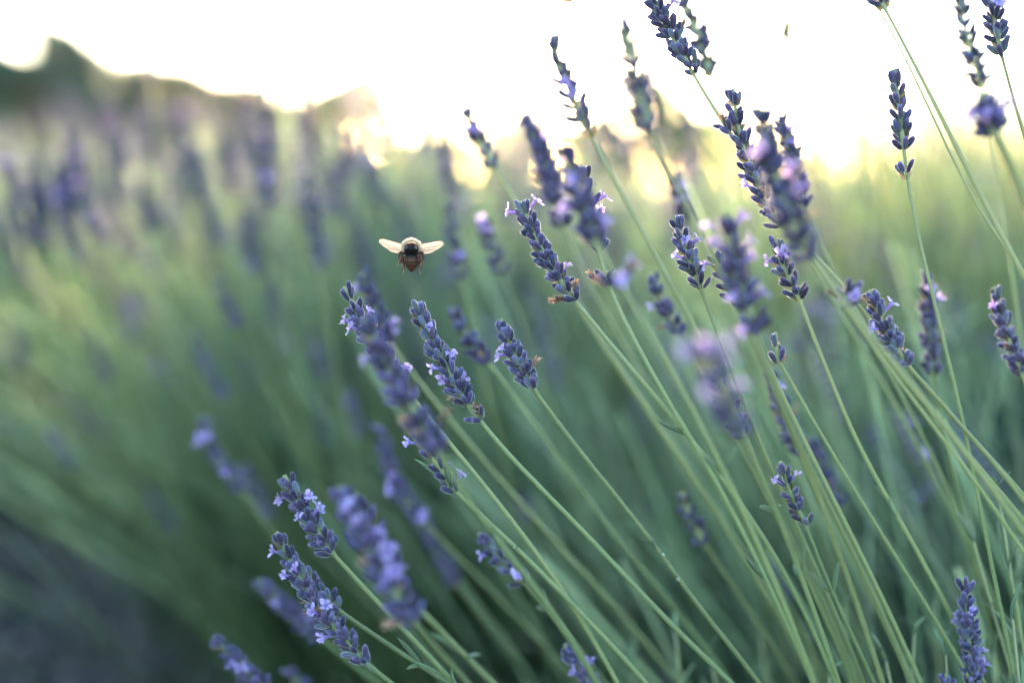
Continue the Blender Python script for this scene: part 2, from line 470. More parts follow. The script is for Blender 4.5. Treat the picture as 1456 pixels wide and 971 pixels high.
# layout of one spike: returns list of (kind, matrix) in world space
def spike_layout(axis, r, scale=1.0, whorls=None, per=8, fl=3, flp=0, dry=2, lower=None, splay=0.74, sparse=0.0, fl_at=None):
    """axis: points tip -> base (world). lower: (point, direction) list for separated whorls"""
    pts = crom(axis, 12)
    seg = [0]
    for a, b in zip(pts, pts[1:]): seg.append(seg[-1] + (b - a).length)
    L = seg[-1]
    def at(s):
        s = max(0, min(L, s))
        for i in range(len(pts) - 1):
            if seg[i + 1] >= s:
                f = (s - seg[i]) / max(1e-9, seg[i + 1] - seg[i])
                return pts[i].lerp(pts[i + 1], f), (pts[i] - pts[i + 1]).normalized()
        return pts[-1], (pts[-2] - pts[-1]).normalized()
    bl = BUD_L * scale
    if whorls is None: whorls = max(3, int(round((L - bl) / (0.0041 * min(scale, 1.15)))))
    out = []
    # tip: a few upright buds
    p, d = at(bl * .95)
    for k in range(4 if per > 6 else 3):
        a = r.uniform(0, 6.28)
        q = frame(p, d, a)
        z = (q.to_3x3() @ Vector((math.sin(r.uniform(.08, .32)), 0, 1))).normalized()
        out.append(('b', frame(p + (q.to_3x3() @ Vector((.0007, 0, 0))), z, r.uniform(0, 6), scale * r.uniform(.75, .95))))
    w_list = []
    for i in range(whorls):
        s = bl * .95 + (L - bl * .95) * (i + .5 * r.uniform(-.3, .3)) / max(1, whorls - 1) if whorls > 1 else L
        w_list.append(at(s) + (i / max(1, whorls - 1),))
    if lower:
        for lp in lower: w_list.append((lp[0], lp[1], 1.2))
    a0 = r.uniform(0, 6)
    for wi, (p, d, f) in enumerate(w_list):
        n = per + (1 if .2 < f < .9 else 0) + r.choice((-1, 0, 0, 1))
        if f < .12: n -= 4
        elif f < .28: n -= 2
        if f > 1.1: n = max(4, n - 1)
        a0 += 0.8 + r.uniform(-.2, .2)
        n = max(3, n)
        for k in range(n):
            if r.random() < sparse: continue
            a = a0 + 2 * math.pi * k / n + r.uniform(-.25, .25)
            sp = splay * r.uniform(.6, 1.2) * (.55 + .5 * min(f * 1.6, 1))
            q = frame(p, d, a).to_3x3()
            z = (q @ Vector((math.sin(sp), 0, math.cos(sp)))).normalized()
            base = p + q @ Vector((.0009 * scale, 0, 0)) + d * r.uniform(-.0017, .0017) * scale
            out.append(('b', frame(base, z, r.uniform(0, 6), tuple(scale * r.uniform(*ab) for ab in ((.85, 1.1), (.85, 1.1), (.72, 1.08))))))
        for k in range(2):
            a = a0 + math.pi * k
            q = frame(p, d, a).to_3x3()
            out.append(('c', frame(p - d * .0012 * scale, (q @ Vector((.75, 0, .65))), math.pi / 2, scale * .95)))
    whorl_n = len(w_list)
    def put(kind, wi, az=None):
        p, d, f = w_list[wi]
        a = r.uniform(0, 6.28) if az is None else az
        sp = r.uniform(.7, 1.15)
        q = frame(p, d, a).to_3x3()
        if az is not None:   # az given relative to the view: +1 right, -1 left, 0 front
            side = RIGHT * az - FWD * (1 - abs(az) * .7)
            side = (side - d * side.dot(d)).normalized()
            z = (side * math.sin(sp) + d * math.cos(sp)).normalized()
        else:
            z = (q @ Vector((math.sin(sp), 0, math.cos(sp)))).normalized()
        s_ = scale * r.uniform(.8, 1.1); out.append((kind, frame(p + z * .0036 * scale, z, r.uniform(0, 6), (s_, s_ * r.uniform(.55, .85), s_ * 1.15))))
    if fl_at:
        for kind, f, az in fl_at:
            put(kind, max(0, min(whorl_n - 1, int(round(f * (whorl_n - 1))))), az)
    for _ in range(fl): put('v', r.randrange(1, whorl_n))
    for _ in range(flp): put('p', r.randrange(0, whorl_n))
    for _ in range(dry): put('d', r.randrange(max(0, whorl_n // 2), whorl_n))
    return out, pts

def ground_base(p, r):
    return Vector((0.15 + 0.50 * p.x + r.uniform(-.05, .05), max(.42, p.y * .8 + .15) + r.uniform(-.05, .05), 0))

stem_count = 0
def lavender(label, d, spike, stem=(), d1=None, group='lavender stems in front', sharp=None, lower=None, scale=1.0, base=None,
             leaves=(), srad=1.0, **kw):
    """spike: pixel points tip..base; stem: pixel points further down; d: distance of spike; d1: of the last stem point"""
    global stem_count
    stem_count += 1
    r = random.Random(1000 + stem_count * 17)
    blur = 70 * abs(d - FOCUS) / d
    if sharp is None: sharp = blur < 9
    if d1 is None: d1 = d + (0.60 - d) * .35 if d < .6 else d + .02
    scale *= 1.03 if sharp else (1.12 if d > FOCUS else 1.14)
    sp = [P(x, y, d) for x, y in spike]
    allpx = list(spike) + list(stem)
    tot = [0]
    for a, b in zip(allpx, allpx[1:]): tot.append(tot[-1] + math.hypot(b[0] - a[0], b[1] - a[1]))
    s0 = tot[len(spike) - 1]
    st = [sp[-1]]
    for i, (x, y) in enumerate(stem):
        f = (tot[len(spike) + i] - s0) / max(1, tot[-1] - s0)
        st.append(P(x, y, d + (d1 - d) * f))
    if len(st) == 1: st.append(sp[-1] + (sp[-1] - sp[0]).normalized() * .05)
    last = st[-1]; tan = (st[-1] - st[-2]).normalized()
    h = last.z
    if base is not None: b = Vector(base)
    else:
        run = min(1.1, abs(tan.x) / max(.25, -tan.z)) * (1 if tan.x > 0 else -1)
        b = Vector((last.x + run * h * .62 + r.uniform(-.02, .02), max(.42, last.y * .8 + .15) + r.uniform(-.04, .04), 0))
    st.append(last + tan * h * .22)
    mid = last + tan * h * .45; st.append(mid.lerp(b, .45)); st.append(b)
    rachis = crom(sp, 6)
    low_ = crom(st, 7)
    for _ in range(60):
        low_ = low_[:2] + [low_[i] * .5 + (low_[i - 1] + low_[i + 1]) * .25 for i in range(2, len(low_) - 1)] + low_[-1:]
    path = rachis + low_[1:]
    root = empty('lavender_sprig', b)
    tag(root, label, 'lavender', group)
    # the stalk, square with grooves, thinner inside the spike
    nr = len(rachis)
    rad, tv = [], []
    for i, p in enumerate(path):
        if i < nr: rad.append((.0007 + .0004 * i / nr) * scale * (1.6 if kw.get('per', 8) <= 5 and not sharp else 1))
        else: rad.append((.00072 + .00034 * (i - nr) / (len(path) - nr)) * scale * srad)
        tv.append(min(1, max(0, (.64 - p.z) / .46)) ** 1.1 * .95)  # height drives the ramp, so shade near the ground is painted into the stalk
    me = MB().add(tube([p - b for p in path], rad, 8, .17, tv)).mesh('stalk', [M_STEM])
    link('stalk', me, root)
    low = None
    if lower:
        low = []
        dd = (st[0] - st[1]).normalized()
        for (x, y) in lower:
            low.append((P(x, y, d), dd))
    lay, _ = spike_layout(sp, r, scale=scale, lower=low, **kw)
    inv = Matrix.Translation(-b)
    if sharp:
        for k, m in lay:
            m = inv @ m
            if k == 'b':
                link('bud', bud_mesh[r.choice((0, 0, 1, 1, 2, 2, 3))], root, mat=m)
            elif k == 'c': link('bract', bract_mesh, root, mat=m)
            elif k == 'd': link('withered_flower', r.choice(flower_mesh['d']), root, mat=m)
            else: link('flower', r.choice(flower_mesh[k]), root, mat=m)
    else:
        mb = MB()
        mb.add(bud_lo if blur > 16 else bud_hi[0], [np.array(inv @ m) for k, m in lay if k == 'b'])
        br = [np.array(inv @ m) for k, m in lay if k == 'c']
        t2 = T([(0, 0, 0)] * 0 or bract_T.V, [], None)
        n0 = len(mb.N)
        mb.add(bract_T, br); mb.M[-1][:] = 1
        o = link('flower_spike', mb.mesh('flower_spike', [M_BUD, M_BRACT]), root); o['kind'] = 'stuff'
        for k, m in lay:
            m = inv @ m
            if k in 'vp': link('flower', r.choice(flower_mesh[k]), root, mat=m)
            elif k == 'd': link('withered_flower', r.choice(flower_mesh['d']), root, mat=m)
    if d < .62 and r.random() < .55:      # a node with a pair of small leaves part way down
        j = min(range(nr, len(path)), key=lambda i: abs(path[i].z - r.uniform(.46, .56)))
        ax = (path[j - 1] - path[j]).normalized(); a_ = r.uniform(0, 3.1)
        for q in range(2):
            fr = frame(path[j], ax, a_ + math.pi * q).to_3x3()
            z = fr @ Vector((math.sin(.4), 0, math.cos(.4)))
            link('leaf', leaf_mesh[1], root, mat=inv @ frame(path[j], z, math.pi / 2, (1, 1, r.uniform(.25, .8))))
    for (x, y, ex, ey) in leaves:
        f = min(range(len(st)), key=lambda i: (st[i] - P(x, y, (d + d1) / 2)).length)
        # leaf from the nearest stalk point towards a pixel
        dn = min(path, key=lambda q: (q - P(x, y, (q - CAM).dot(FWD))).length)
        dq = (dn - CAM).dot(FWD)
        tip = P(ex, ey, dq - .004)
        v = tip - dn
        me_ = leaf_mesh[1]
        link('leaf', me_, root, mat=inv @ frame(dn, v, 0, (1, 1, v.length / .024), ref=FWD))
    return root

SN = {}
exec_list = []

# ================================================================== the bee
def build_bee():
    D = 0.56
    c = P(585, 362, D)
    root = empty('bee', c)
    tag(root, 'small fuzzy bee hovering with spread wings above the lavender spikes', 'bee')
    m = 0.000277
    def L(x, y, z=0): return RIGHT * ((x - 585) * m) + UP * ((362 - y) * m) - FWD * (z * m)   # z towards the camera, in pixels
    M_body = mat('bee_body', [(0, (0.008, 0.007, 0.008)), (.45, (0.010, 0.008, 0.008)), (.55, (0.15, 0.055, 0.024)), (1, (0.13, 0.05, 0.025))], rough=.55, var=0, spec=.2)
    # give the abdomen its bands
    M_fur = mat('bee_fur', [(0, (0.90, 0.80, 0.62)), (1, (0.98, 0.95, 0.88))], rough=.7, transl=.8, var=.25)
    M_furd = mat('bee_fur_brown', [(0, (0.12, 0.05, 0.02)), (1, (0.40, 0.22, 0.10))], rough=.7, transl=.4, var=.3)
    M_eye = mat('bee_eye', [(0, (0.006, 0.006, 0.008)), (1, (0.01, 0.01, 0.012))], rough=.15, var=0, spec=.6)
    M_leg = mat('bee_leg', [(0, (0.04, 0.018, 0.010)), (.6, (0.12, 0.05, 0.025)), (1, (0.55, 0.36, 0.2))], rough=.5, transl=.2, var=0)
    # spine: thorax behind and above, head forward, abdomen hanging down
    sp = [(585, 345, -6), (585, 347.5, -4), (585, 351, 0), (585, 356, 3), (585, 361, 1), (585, 364, -1), (585, 369, -2), (585, 375, -2), (585, 380, -3), (585, 384, -4), (585, 387, -5)]
    rx = [1.5, 7, 10.3, 10.5, 9, 9, 10.2, 9.8, 7.4, 4, .5]
    rz = [1.5, 7, 10, 9.5, 6.5, 6.5, 8.5, 8.2, 6, 3.2, .5]
    V, F_, t = [], [], []
    n = 20
    # refine
    S = []
    for i in range(len(sp) - 1):
        for k in range(4):
            f = k / 4; g = f * f * (3 - 2 * f)
            S.append(([a + (b - a) * f for a, b in zip(sp[i], sp[i + 1])], rx[i] + (rx[i + 1] - rx[i]) * (f * .5 + g * .5), rz[i] + (rz[i + 1] - rz[i]) * (f * .5 + g * .5)))
    S.append((list(sp[-1]), rx[-1], rz[-1]))
    for i, (p, a, b) in enumerate(S):
        ring = 1 - .05 * (p[1] > 366 and i % 4 == 0)
        for k in range(n):
            an = 2 * math.pi * k / n
            V.append(tuple(L(p[0] + a * ring * math.cos(an), p[1] - .25 * b * math.sin(an) * 0, p[2] + b * ring * math.sin(an))))
            t.append((i / (len(S) - 1)))
    for i in range(len(S) - 1):
        for k in range(n):
            F_.append((i * n + k, i * n + (k + 1) % n, i * n + n + (k + 1) % n, i * n + n + k))
    F_.append(tuple(range(n))); F_.append(tuple((len(S) - 1) * n + k for k in range(n))[::-1])
    # head lobe, merged into the same mesh
    hd = revolve([(-6, 0), (-5, 3.2), (-2.5, 5.6), (0, 6.4), (2.5, 5.2), (4.2, 3.0), (5, 0)], 14, 0, .85)
    hp = (585, 355, 10)
    off = len(V)
    for v in hd.V: V.append(tuple(L(hp[0] + v[0] * 1.02, hp[1] - v[2] * .9, hp[2] + v[1]))); t.append(.1)
    i0 = 0
    for nf in hd.tot:
        F_.append(tuple(int(off + q) for q in hd.idx[i0:i0 + nf])); i0 += nf
    body = MB().add(T(V, F_, t)).mesh('body', [M_body])
    ob = link('body', body, root)
    N, Lk = M_body.node_tree.nodes, M_body.node_tree.links      # black head and thorax, brown banded abdomen
    tc = N.new('ShaderNodeTexCoord'); sx = N.new('ShaderNodeSeparateXYZ'); Lk.new(tc.outputs['Object'], sx.inputs[0])
    mr = N.new('ShaderNodeMapRange'); mr.inputs[1].default_value = -.0062; mr.inputs[2].default_value = .001
    Lk.new(sx.outputs['Z'], mr.inputs[0])
    cr = N.new('ShaderNodeValToRGB'); el = cr.color_ramp.elements
    el[0].position = 0; el[0].color = (.06, .028, .016, 1); el[1].position = 1; el[1].color = (.008, .007, .008, 1)
    for p_, c_ in ((.18, (.10, .042, .022)), (.22, (.03, .013, .008)), (.38, (.10, .04, .02)), (.42, (.03, .013, .008)), (.6, (.10, .045, .025)), (.66, (.06, .03, .02)), (.8, (.012, .01, .01))):
        e_ = el.new(p_); e_.color = (*c_, 1)
    Lk.new(mr.outputs[0], cr.inputs[0]); Lk.new(cr.outputs[0], N['Principled BSDF'].inputs['Base Color'])
    md = ob.modifiers.new('remesh', 'REMESH'); md.mode = 'VOXEL'; md.voxel_size = .00022; md.use_smooth_shade = True
    for s in (-1, 1):
        e = revolve([(-3.4, 0), (-2.6, 1.5), (0, 2.3), (2.6, 1.5), (3.4, 0)], 10, 0, .6)
        e.V = np.array([tuple(L(585 + s * 5.4 + v[0] * .8, 353.5 - v[2], 11.5 + v[1] * 1.2)) for v in e.V])
        link('eye', MB().add(e).mesh('eye', [M_eye]), root)
        pts = [L(585 + s * 2, 352, 15), L(585 + s * 4, 348, 19), L(585 + s * 7.5, 351, 23), L(585 + s * 9, 355.5, 24)]
        link('antenna', MB().add(tube(crom(pts, 4), [.00016] * 12 + [.00019], 6)).mesh('antenna', [M_leg]), root)
        legs = [((6, 359, 6), (12.5, 362, 8), (14, 369, 9), (17.5, 376, 8), (18.5, 378, 8)),
                ((7, 362, 3), (15, 359, 2), (16.5, 367, 2), (14, 373, 1), (12.5, 379, 2)),
                ((5, 365, 0), (12.5, 367, -3), (12, 376, -4), (10.5, 384, -4), (13.5, 390, -3))]
        for g in legs:
            q = [L(585 + s * a, b, z) for a, b, z in g]
            pp = crom(q, 4); k = len(pp)
            rr = [m * (1.1 + 1.1 * math.sin(math.pi * min(1, i / k * 1.25))) * (1 if i < k * .75 else .5) for i in range(k)]
            link('leg', MB().add(tube(pp, rr, 7)).mesh('leg', [M_leg]), root)
        # fore and hind wing, each a thin plate with raised veins
        for kind, out_ in (('fore', [(9, 357), (9, 349), (18, 345.5), (30, 342.5), (40, 340), (46, 341), (47, 345), (40, 351.5), (29, 357), (17, 359)]),
                           ('hind', [(11, 358), (14, 356.5), (22, 355.5), (31, 354), (34, 355), (30, 358), (22, 360), (15, 360)])):
            zz = -2 if kind == 'fore' else -4
            VV, FF, tt = [], [], []
            cx = sum(a for a, b in out_) / len(out_); cy = sum(b for a, b in out_) / len(out_)
            tilt = .07 if s > 0 else -.03
            out_ = [(a * (1 if s < 0 else .97), b + (a - 12) * tilt) for a, b in out_]
            zf = lambda a, b: zz - (a - 12) * .16 + (.5 if kind == 'fore' else .2) * math.sin(a * .5)
            for th in (0, .35):
                VV.append(tuple(L(585 + s * cx, cy, zf(cx, cy) + th))); tt.append(.5)
                for a, b in out_: VV.append(tuple(L(585 + s * a, b, zf(a, b) + th))); tt.append((a - 12) / 34)
            k = len(out_)
            for j in range(k):
                FF.append((0, 1 + j, 1 + (j + 1) % k)); FF.append((k + 1, k + 2 + (j + 1) % k, k + 2 + j))
                FF.append((1 + j, k + 2 + j, k + 2 + (j + 1) % k, 1 + (j + 1) % k))
            wg = link('wing', MB().add(T(VV, FF, tt)).mesh('wing', [wing_mat]), root)
            vm = MB()
            lead = out_[1:6] if kind == 'fore' else out_[1:5]
            lines = [lead] + ([[(12, 354), (24, 351), (36, 347.5), (43, 345)], [(12, 355), (24, 354), (36, 351)], [(24, 351), (26, 355)], [(32, 348.7), (34, 352)]] if kind == 'fore' else [[(13, 358), (22, 357.6), (31, 356)]])
            for ln in lines:
                if ln is not lead: ln = [(a, b + (a - 12) * tilt) for a, b in ln]
                vm.add(tube(crom([L(585 + s * a, b, zf(a, b) + .4) for a, b in ln], 3), m * .38, 5))
            link('wing_vein', vm.mesh('wing_vein', [M_leg]), wg)
    # fur: fine tapering hairs, pale round the thorax, brown on the abdomen sides
    rr = random.Random(3)
    hair = T([(-.5, 0, 0), (.5, 0, 0), (0, .5, 0), (0, 0, 1)], [(0, 1, 3), (1, 2, 3), (2, 0, 3)], [0, 0, 0, 1])
    for nm, mt, cnt in (('thorax_fur', M_fur, 4200), ('abdomen_fur', M_furd, 1100), ('face_fur', M_furd, 350)):
        ms = []
        for _ in range(cnt):
            if nm == 'thorax_fur':
                q = Vector((rr.gauss(0, 1), rr.gauss(0, 1), rr.gauss(0, 1))).normalized()
                if q.z > .45 or q.y > .55: continue
                pl = (585 + q.x * 10.6, 352.5 + q.y * 9.5, -1 + q.z * 9.5); ln = rr.uniform(3.8, 7.5)
                nv = (RIGHT * q.x - UP * (q.y - .15) - FWD * q.z).normalized() + Vector((rr.gauss(0, .18), rr.gauss(0, .18), rr.gauss(0, .18)))
                ms.append(np.array(frame(L(*pl), nv, rr.uniform(0, 6), (m * .42, m * .42, m * ln)))); continue
            elif nm == 'abdomen_fur':
                an = rr.uniform(0, 2 * math.pi); f = rr.uniform(0, 1)
                y = 365 + 20 * f; a = 9.4 * math.sin(math.pi * (.38 + .60 * f)) ** .8; b = a * .9; z0 = -2 - 3 * f
                nrm = Vector((math.cos(an), .9, math.sin(an))); ln = rr.uniform(1.2, 2.4)
            else:
                an = rr.uniform(0, 2 * math.pi); f = rr.uniform(0, 1)
                y = 350 + 10 * f; a = 6 * math.sin(math.pi * (.15 + .7 * f)); b = 5; z0 = 9.5
                if math.sin(an) < 0: continue
                nrm = Vector((math.cos(an) * .6, 0, 1)); ln = rr.uniform(.8, 1.7)
            p = L(585 + a * .95 * math.cos(an), y, z0 + b * .95 * math.sin(an))
            nv = RIGHT * nrm.x - UP * nrm.y - FWD * nrm.z
            nv = nv.normalized() + Vector((rr.gauss(0, .2), rr.gauss(0, .2), rr.gauss(0, .2)))
            ms.append(np.array(frame(p, nv, rr.uniform(0, 6), (m * .22, m * .22, m * ln))))
        o = link(nm, MB().add(hair, ms).mesh(nm, [mt]), root); o['kind'] = 'stuff'

wing_mat = bpy.data.materials.new('wing_membrane'); wing_mat.use_nodes = True
def _wing():
    nt = wing_mat.node_tree; N, L = nt.nodes, nt.links
    pb = N['Principled BSDF']; pb.inputs['Base Color'].default_value = (.5, .44, .38, 1)
    pb.inputs['Roughness'].default_value = .3
    tr = N.new('ShaderNodeBsdfTranslucent'); tr.inputs[0].default_value = (.62, .60, .58, 1)
    tp = N.new('ShaderNodeBsdfTransparent')
    m1 = N.new('ShaderNodeMixShader'); m1.inputs[0].default_value = .65
    m2 = N.new('ShaderNodeMixShader'); m2.inputs[0].default_value = .70
    L.new(pb.outputs[0], m1.inputs[1]); L.new(tr.outputs[0], m1.inputs[2])
    L.new(m1.outputs[0], m2.inputs[1]); L.new(tp.outputs[0], m2.inputs[2]); L.new(m2.outputs[0], N['Material Output'].inputs[0])
_wing()
build_bee()

# ================================================================== the sharp and nearly sharp lavender stems
LV = lavender
A_ = 'lavender stems in focus'
B_ = 'blurred lavender stems close to the camera'
D_ = 'soft lavender stems just behind the focus'
LV('leftmost sharp lavender spike below the bee, small white flowers near its tip', .56, [(491, 407), (520, 470), (572, 548)], [(640, 632), (720, 725), (820, 860), (880, 971)], group=A_,
   fl=2, fl_at=[('p', .25, -1), ('p', .3, 1), ('p', .32, -.8)])
LV('long blurred spike overlapping the leftmost sharp spike below the bee', .475, [(518, 452), (560, 540), (625, 640)], [(660, 712), (735, 800), (800, 885), (850, 971)], group=B_, fl=3, dry=4, scale=1.05)
LV('sharp buds along a stem at the lower end of the long blurred spike', .555, [(596, 612), (612, 645), (645, 695)], [(660, 712), (745, 785), (835, 880), (920, 971)], group=A_,
   per=4, fl=0, flp=1, dry=0, fl_at=[('v', .1, -1), ('p', .15, .8)], leaves=[(735, 772, 724, 766)])
LV('sharp spike right under the bee with lilac flowers and a separate brownish lower cluster', .56, [(590, 431), (618, 490), (662, 572)], [(688, 602), (713, 640), (792, 715), (867, 794), (939, 873), (1000, 932), (1040, 971)],
   group=A_, fl=1, dry=1, lower=[(683, 594)], fl_at=[('v', .22, .2), ('p', .6, -.7), ('v', .62, -.5), ('v', .55, .8), ('d', 1, .3), ('d', 1, .5)])
LV('sharp short spike right of the one under the bee, pink flower on its left side', .56, [(711, 453), (730, 500), (757, 550)], [(819, 640), (888, 715), (943, 791), (1000, 873), (1050, 930), (1080, 971)],
   group=A_, fl=0, dry=1, fl_at=[('p', .45, -1), ('v', .5, -.7)], leaves=[(943, 791, 938, 775), (970, 830, 955, 812)])
LV('soft blue-grey lavender spike between the two sharp spikes below the bee', .655, [(643, 440), (664, 478), (692, 514)], [(775, 615), (843, 729), (912, 805), (980, 887), (1040, 971)], group=D_, fl=0, dry=1, leaves=[(912, 805, 893, 755)])
LV('soft purple lavender spike behind the leftmost sharp spike, pink flower at its lower right', .67, [(515, 388), (535, 440), (556, 492)], [(610, 560), (690, 660), (780, 760), (900, 890)], group=D_, fl=2, fl_at=[('v', .1, -1), ('p', .9, 1), ('p', .95, .8)])
LV('sharp tilted lavender spike at the centre with pale flowers at its tip', .565, [(738, 286), (768, 350), (806, 412)], [(824, 438), (879, 500), (940, 575), (1005, 650), (1075, 740), (1140, 850), (1190, 971)],
   group=A_, fl=0, flp=0, dry=1, lower=[(816, 424)], fl_at=[('p', .0, -1), ('p', .03, .9), ('p', .75, 1), ('d', 1, -.9), ('d', 1, .4)])
LV('big blurred dark violet spike right of the centre spike', .462, [(806, 205), (822, 270), (848, 345)], [(885, 412), (930, 480), (985, 580), (1040, 690), (1090, 800)], group=B_, fl=4, flp=1, dry=2, lower=[(884, 408)], fl_at=[('p', 1, .1), ('v', .9, 1), ('v', .85, .9)])
LV('thin sharp stem with a spike half hidden by the big blurred violet spike', .56, [(826, 236), (838, 290), (851, 352)], [(862, 398), (873, 428), (910, 500), (960, 590), (1001, 650), (1055, 749), (1103, 851), (1157, 971)],
   group=A_, fl=1, dry=1, lower=[(862, 402)], fl_at=[('p', .35, 1), ('d', 1, -1)])
LV('tall dark toothed spike against the bright sky above the centre', .505, [(786, 48), (800, 105), (830, 172)], [(845, 200), (880, 270), (930, 360), (985, 455), (1040, 570), (1090, 690), (1140, 820)], group=B_,
   per=4, sparse=.1, fl=0, dry=0, fl_at=[('v', .55, -.2), ('v', .6, 0)], lower=[(840, 190)], splay=.8)
LV('slim dark spike leaning left against the glow right of the sun', .655, [(661, 152), (678, 195), (703, 236)], [(730, 285), (790, 385), (870, 510), (960, 640), (1040, 760)], group=D_, srad=1.5, per=4, fl=0, dry=0, fl_at=[('v', .4, .2), ('v', .45, 0)], splay=.6)
LV('long thin blurred spike rising to the top edge right of the centre', .452, [(884, 22), (902, 100), (925, 185)], [(960, 260), (1010, 360), (1070, 480), (1130, 620)], group=B_, per=4, fl=0, dry=1)
LV('blurred purple lavender spike with a brown tip, left of the big blurred violet spike', .68, [(742, 160), (770, 220), (800, 320)], [(830, 400), (900, 520), (1000, 660)], group=D_, fl=2, dry=1, scale=1.1)
LV('sharp dense spike cut by the top edge, hanging over the bright sky', .55, [(905, -70), (930, 0), (975, 85)], [(1000, 135), (1040, 190), (1090, 270), (1149, 365), (1200, 430), (1280, 530), (1362, 632), (1456, 740)],
   group=A_, lower=[(988, 100), (1036, 184)], per=8, fl=1, dry=2, scale=1.0)
LV('dark curled seed spike behind the dense spike at the top edge', .65, [(950, -40), (985, 30), (1010, 105)], [(1040, 170), (1100, 280), (1180, 420), (1270, 570)], group=D_, per=5, splay=1.1, fl=0, dry=2)
LV('sharp spike with upright twin buds at its tip, beside the large violet spike', .55, [(1042, 126), (1052, 190), (1078, 265), (1108, 318)], [(1166, 368), (1201, 405), (1260, 490), (1327, 559), (1397, 640), (1456, 705)],
   group=A_, per=6, fl=0, dry=2, fl_at=[('v', .75, -1)])
LV('large blurred violet spike standing out against the sky at the upper right', .455, [(1080, 150), (1100, 240), (1140, 345)], [(1184, 412), (1257, 503), (1296, 541), (1362, 632), (1440, 735)], group=B_,
   per=9, fl=3, dry=3, scale=1.1, fl_at=[('v', .55, .9), ('v', .58, .7), ('v', .5, 1)], lower=[(1150, 362)], splay=.8)
LV('dark soft spike peeking out right of the large violet spike', .62, [(1108, 165), (1125, 220), (1142, 290)], [(1165, 350), (1220, 450), (1290, 570), (1350, 700)], group=D_, fl=0, dry=0, fl_at=[('v', .2, .3), ('v', .22, 0)])
LV('blurred spike with pale flowers on both sides, below the large violet spike', .475, [(1032, 305), (1043, 370), (1062, 440)], [(1085, 500), (1120, 600), (1170, 700), (1230, 820)], group=B_, fl=2, dry=2,
   fl_at=[('p', .1, -1), ('p', .1, 1), ('p', .15, -.9), ('p', .15, 1), ('v', .85, 1), ('v', .95, -.7), ('p', .9, -.6)], per=8, lower=[(1078, 468)])
LV('sharp small buds at the left side of the blurred pale-flowered spike', .56, [(1013, 358), (1028, 385), (1048, 430)], [(1085, 500), (1130, 600), (1180, 700), (1250, 840)], group=A_, per=5, fl=0, dry=0, fl_at=[('p', .1, -1)])
LV('most blurred lavender spike, pale lilac haze of flowers at its tip, right of centre', .395, [(1000, 478), (1020, 540), (1050, 612)], [(1095, 700), (1140, 790), (1190, 900)], group=B_, fl=2, dry=0, scale=1.05,
   fl_at=[('p', .1, -1), ('p', .15, -1), ('p', .1, 1), ('p', .2, 1), ('p', .05, 0)], per=8)
LV('thin sharp stem with a pair of small leaves, below the most blurred spike', .558, [(1012, 520), (1030, 570), (1058, 625)], [(1075, 665), (1103, 725), (1130, 786), (1178, 885), (1215, 971)], group=A_, per=6, fl=0, dry=0,
   leaves=[(1103, 725, 1067, 714), (1103, 725, 1109, 704)])
LV('sharp lavender spike at the right with white-lilac flowers on both sides', .545, [(1238, 412), (1255, 460), (1288, 517)], [(1327, 559), (1369, 608), (1420, 665), (1470, 730)], group=A_, fl=0, dry=1,
   fl_at=[('p', .2, 1), ('p', .35, -1), ('v', .4, -.8)])
LV('small purple tuft with withered florets on a stem crossing at the right', .51, [(1212, 400), (1206, 418), (1200, 436)], [(1250, 505), (1300, 570), (1370, 660), (1440, 760)], group=B_, whorls=2, fl=2, dry=3, per=6)
LV('sharp lone stem topped by two hooked buds, right of centre', .56, [(1103, 472), (1104, 492), (1107, 512)], [(1140, 570), (1181, 640), (1256, 766), (1318, 858), (1355, 923), (1390, 985)], group=A_, whorls=1, per=3, fl=0, dry=1, srad=.9)
LV('lavender spike with a lilac flower under the large violet spike', .575, [(1103, 338), (1112, 375), (1136, 424)], [(1155, 475), (1190, 560), (1220, 640), (1275, 730), (1330, 830)], group=A_, fl=0, dry=0, fl_at=[('v', .2, 0), ('v', .25, .4), ('v', .35, -.9)], per=5)
LV('sharp slender lavender spike right of centre with two pale flowers', .565, [(958, 307), (973, 350), (995, 406)], [(1015, 460), (1045, 540), (1080, 630), (1120, 720), (1170, 830)], group=A_, per=5, fl=0, dry=0, fl_at=[('p', .45, 1), ('p', .55, -1), ('v', .3, 0)])
LV('small soft spike with a violet flower above the slender spike right of centre', .70, [(958, 248), (966, 278), (982, 312)], [(1010, 380), (1060, 500), (1120, 640)], group=D_, fl=0, dry=0, fl_at=[('v', .4, .2), ('v', .5, 0)])
LV('soft lavender spike left of the slender sharp spike right of centre', .635, [(925, 390), (943, 435), (970, 476)], [(1005, 540), (1060, 650), (1130, 780)], group=D_, fl=0, dry=1, fl_at=[('p', .4, -1)])
LV('soft spike with a violet flower near the top, under the hooked buds', .635, [(1095, 525), (1112, 580), (1138, 645)], [(1170, 710), (1220, 810), (1280, 930)], group=D_, fl=0, dry=3, fl_at=[('v', .1, .1), ('v', .15, 0)])
LV('faint blue spike behind the stem with the hooked buds', .70, [(1152, 622), (1168, 665), (1190, 718)], [(1220, 790), (1270, 900)], group=D_, fl=0, dry=1)
LV('slim sharp spike against the white sky at upper right, two buds beneath it', .555, [(1272, 98), (1278, 150), (1285, 208)], [(1290, 260), (1300, 310), (1318, 390), (1342, 480), (1362, 570), (1379, 640), (1400, 760), (1430, 900)],
   group=A_, per=5, fl=0, dry=0, lower=[(1288, 252)], splay=.6)
LV('thick green stem crossing the sky from the top edge to the right edge', .53, [(1238, -45), (1245, -20), (1258, 12)], [(1300, 90), (1340, 170), (1378, 245), (1420, 330), (1465, 405), (1520, 520)], group=A_, per=6, fl=0, dry=1, srad=1.25, whorls=2)
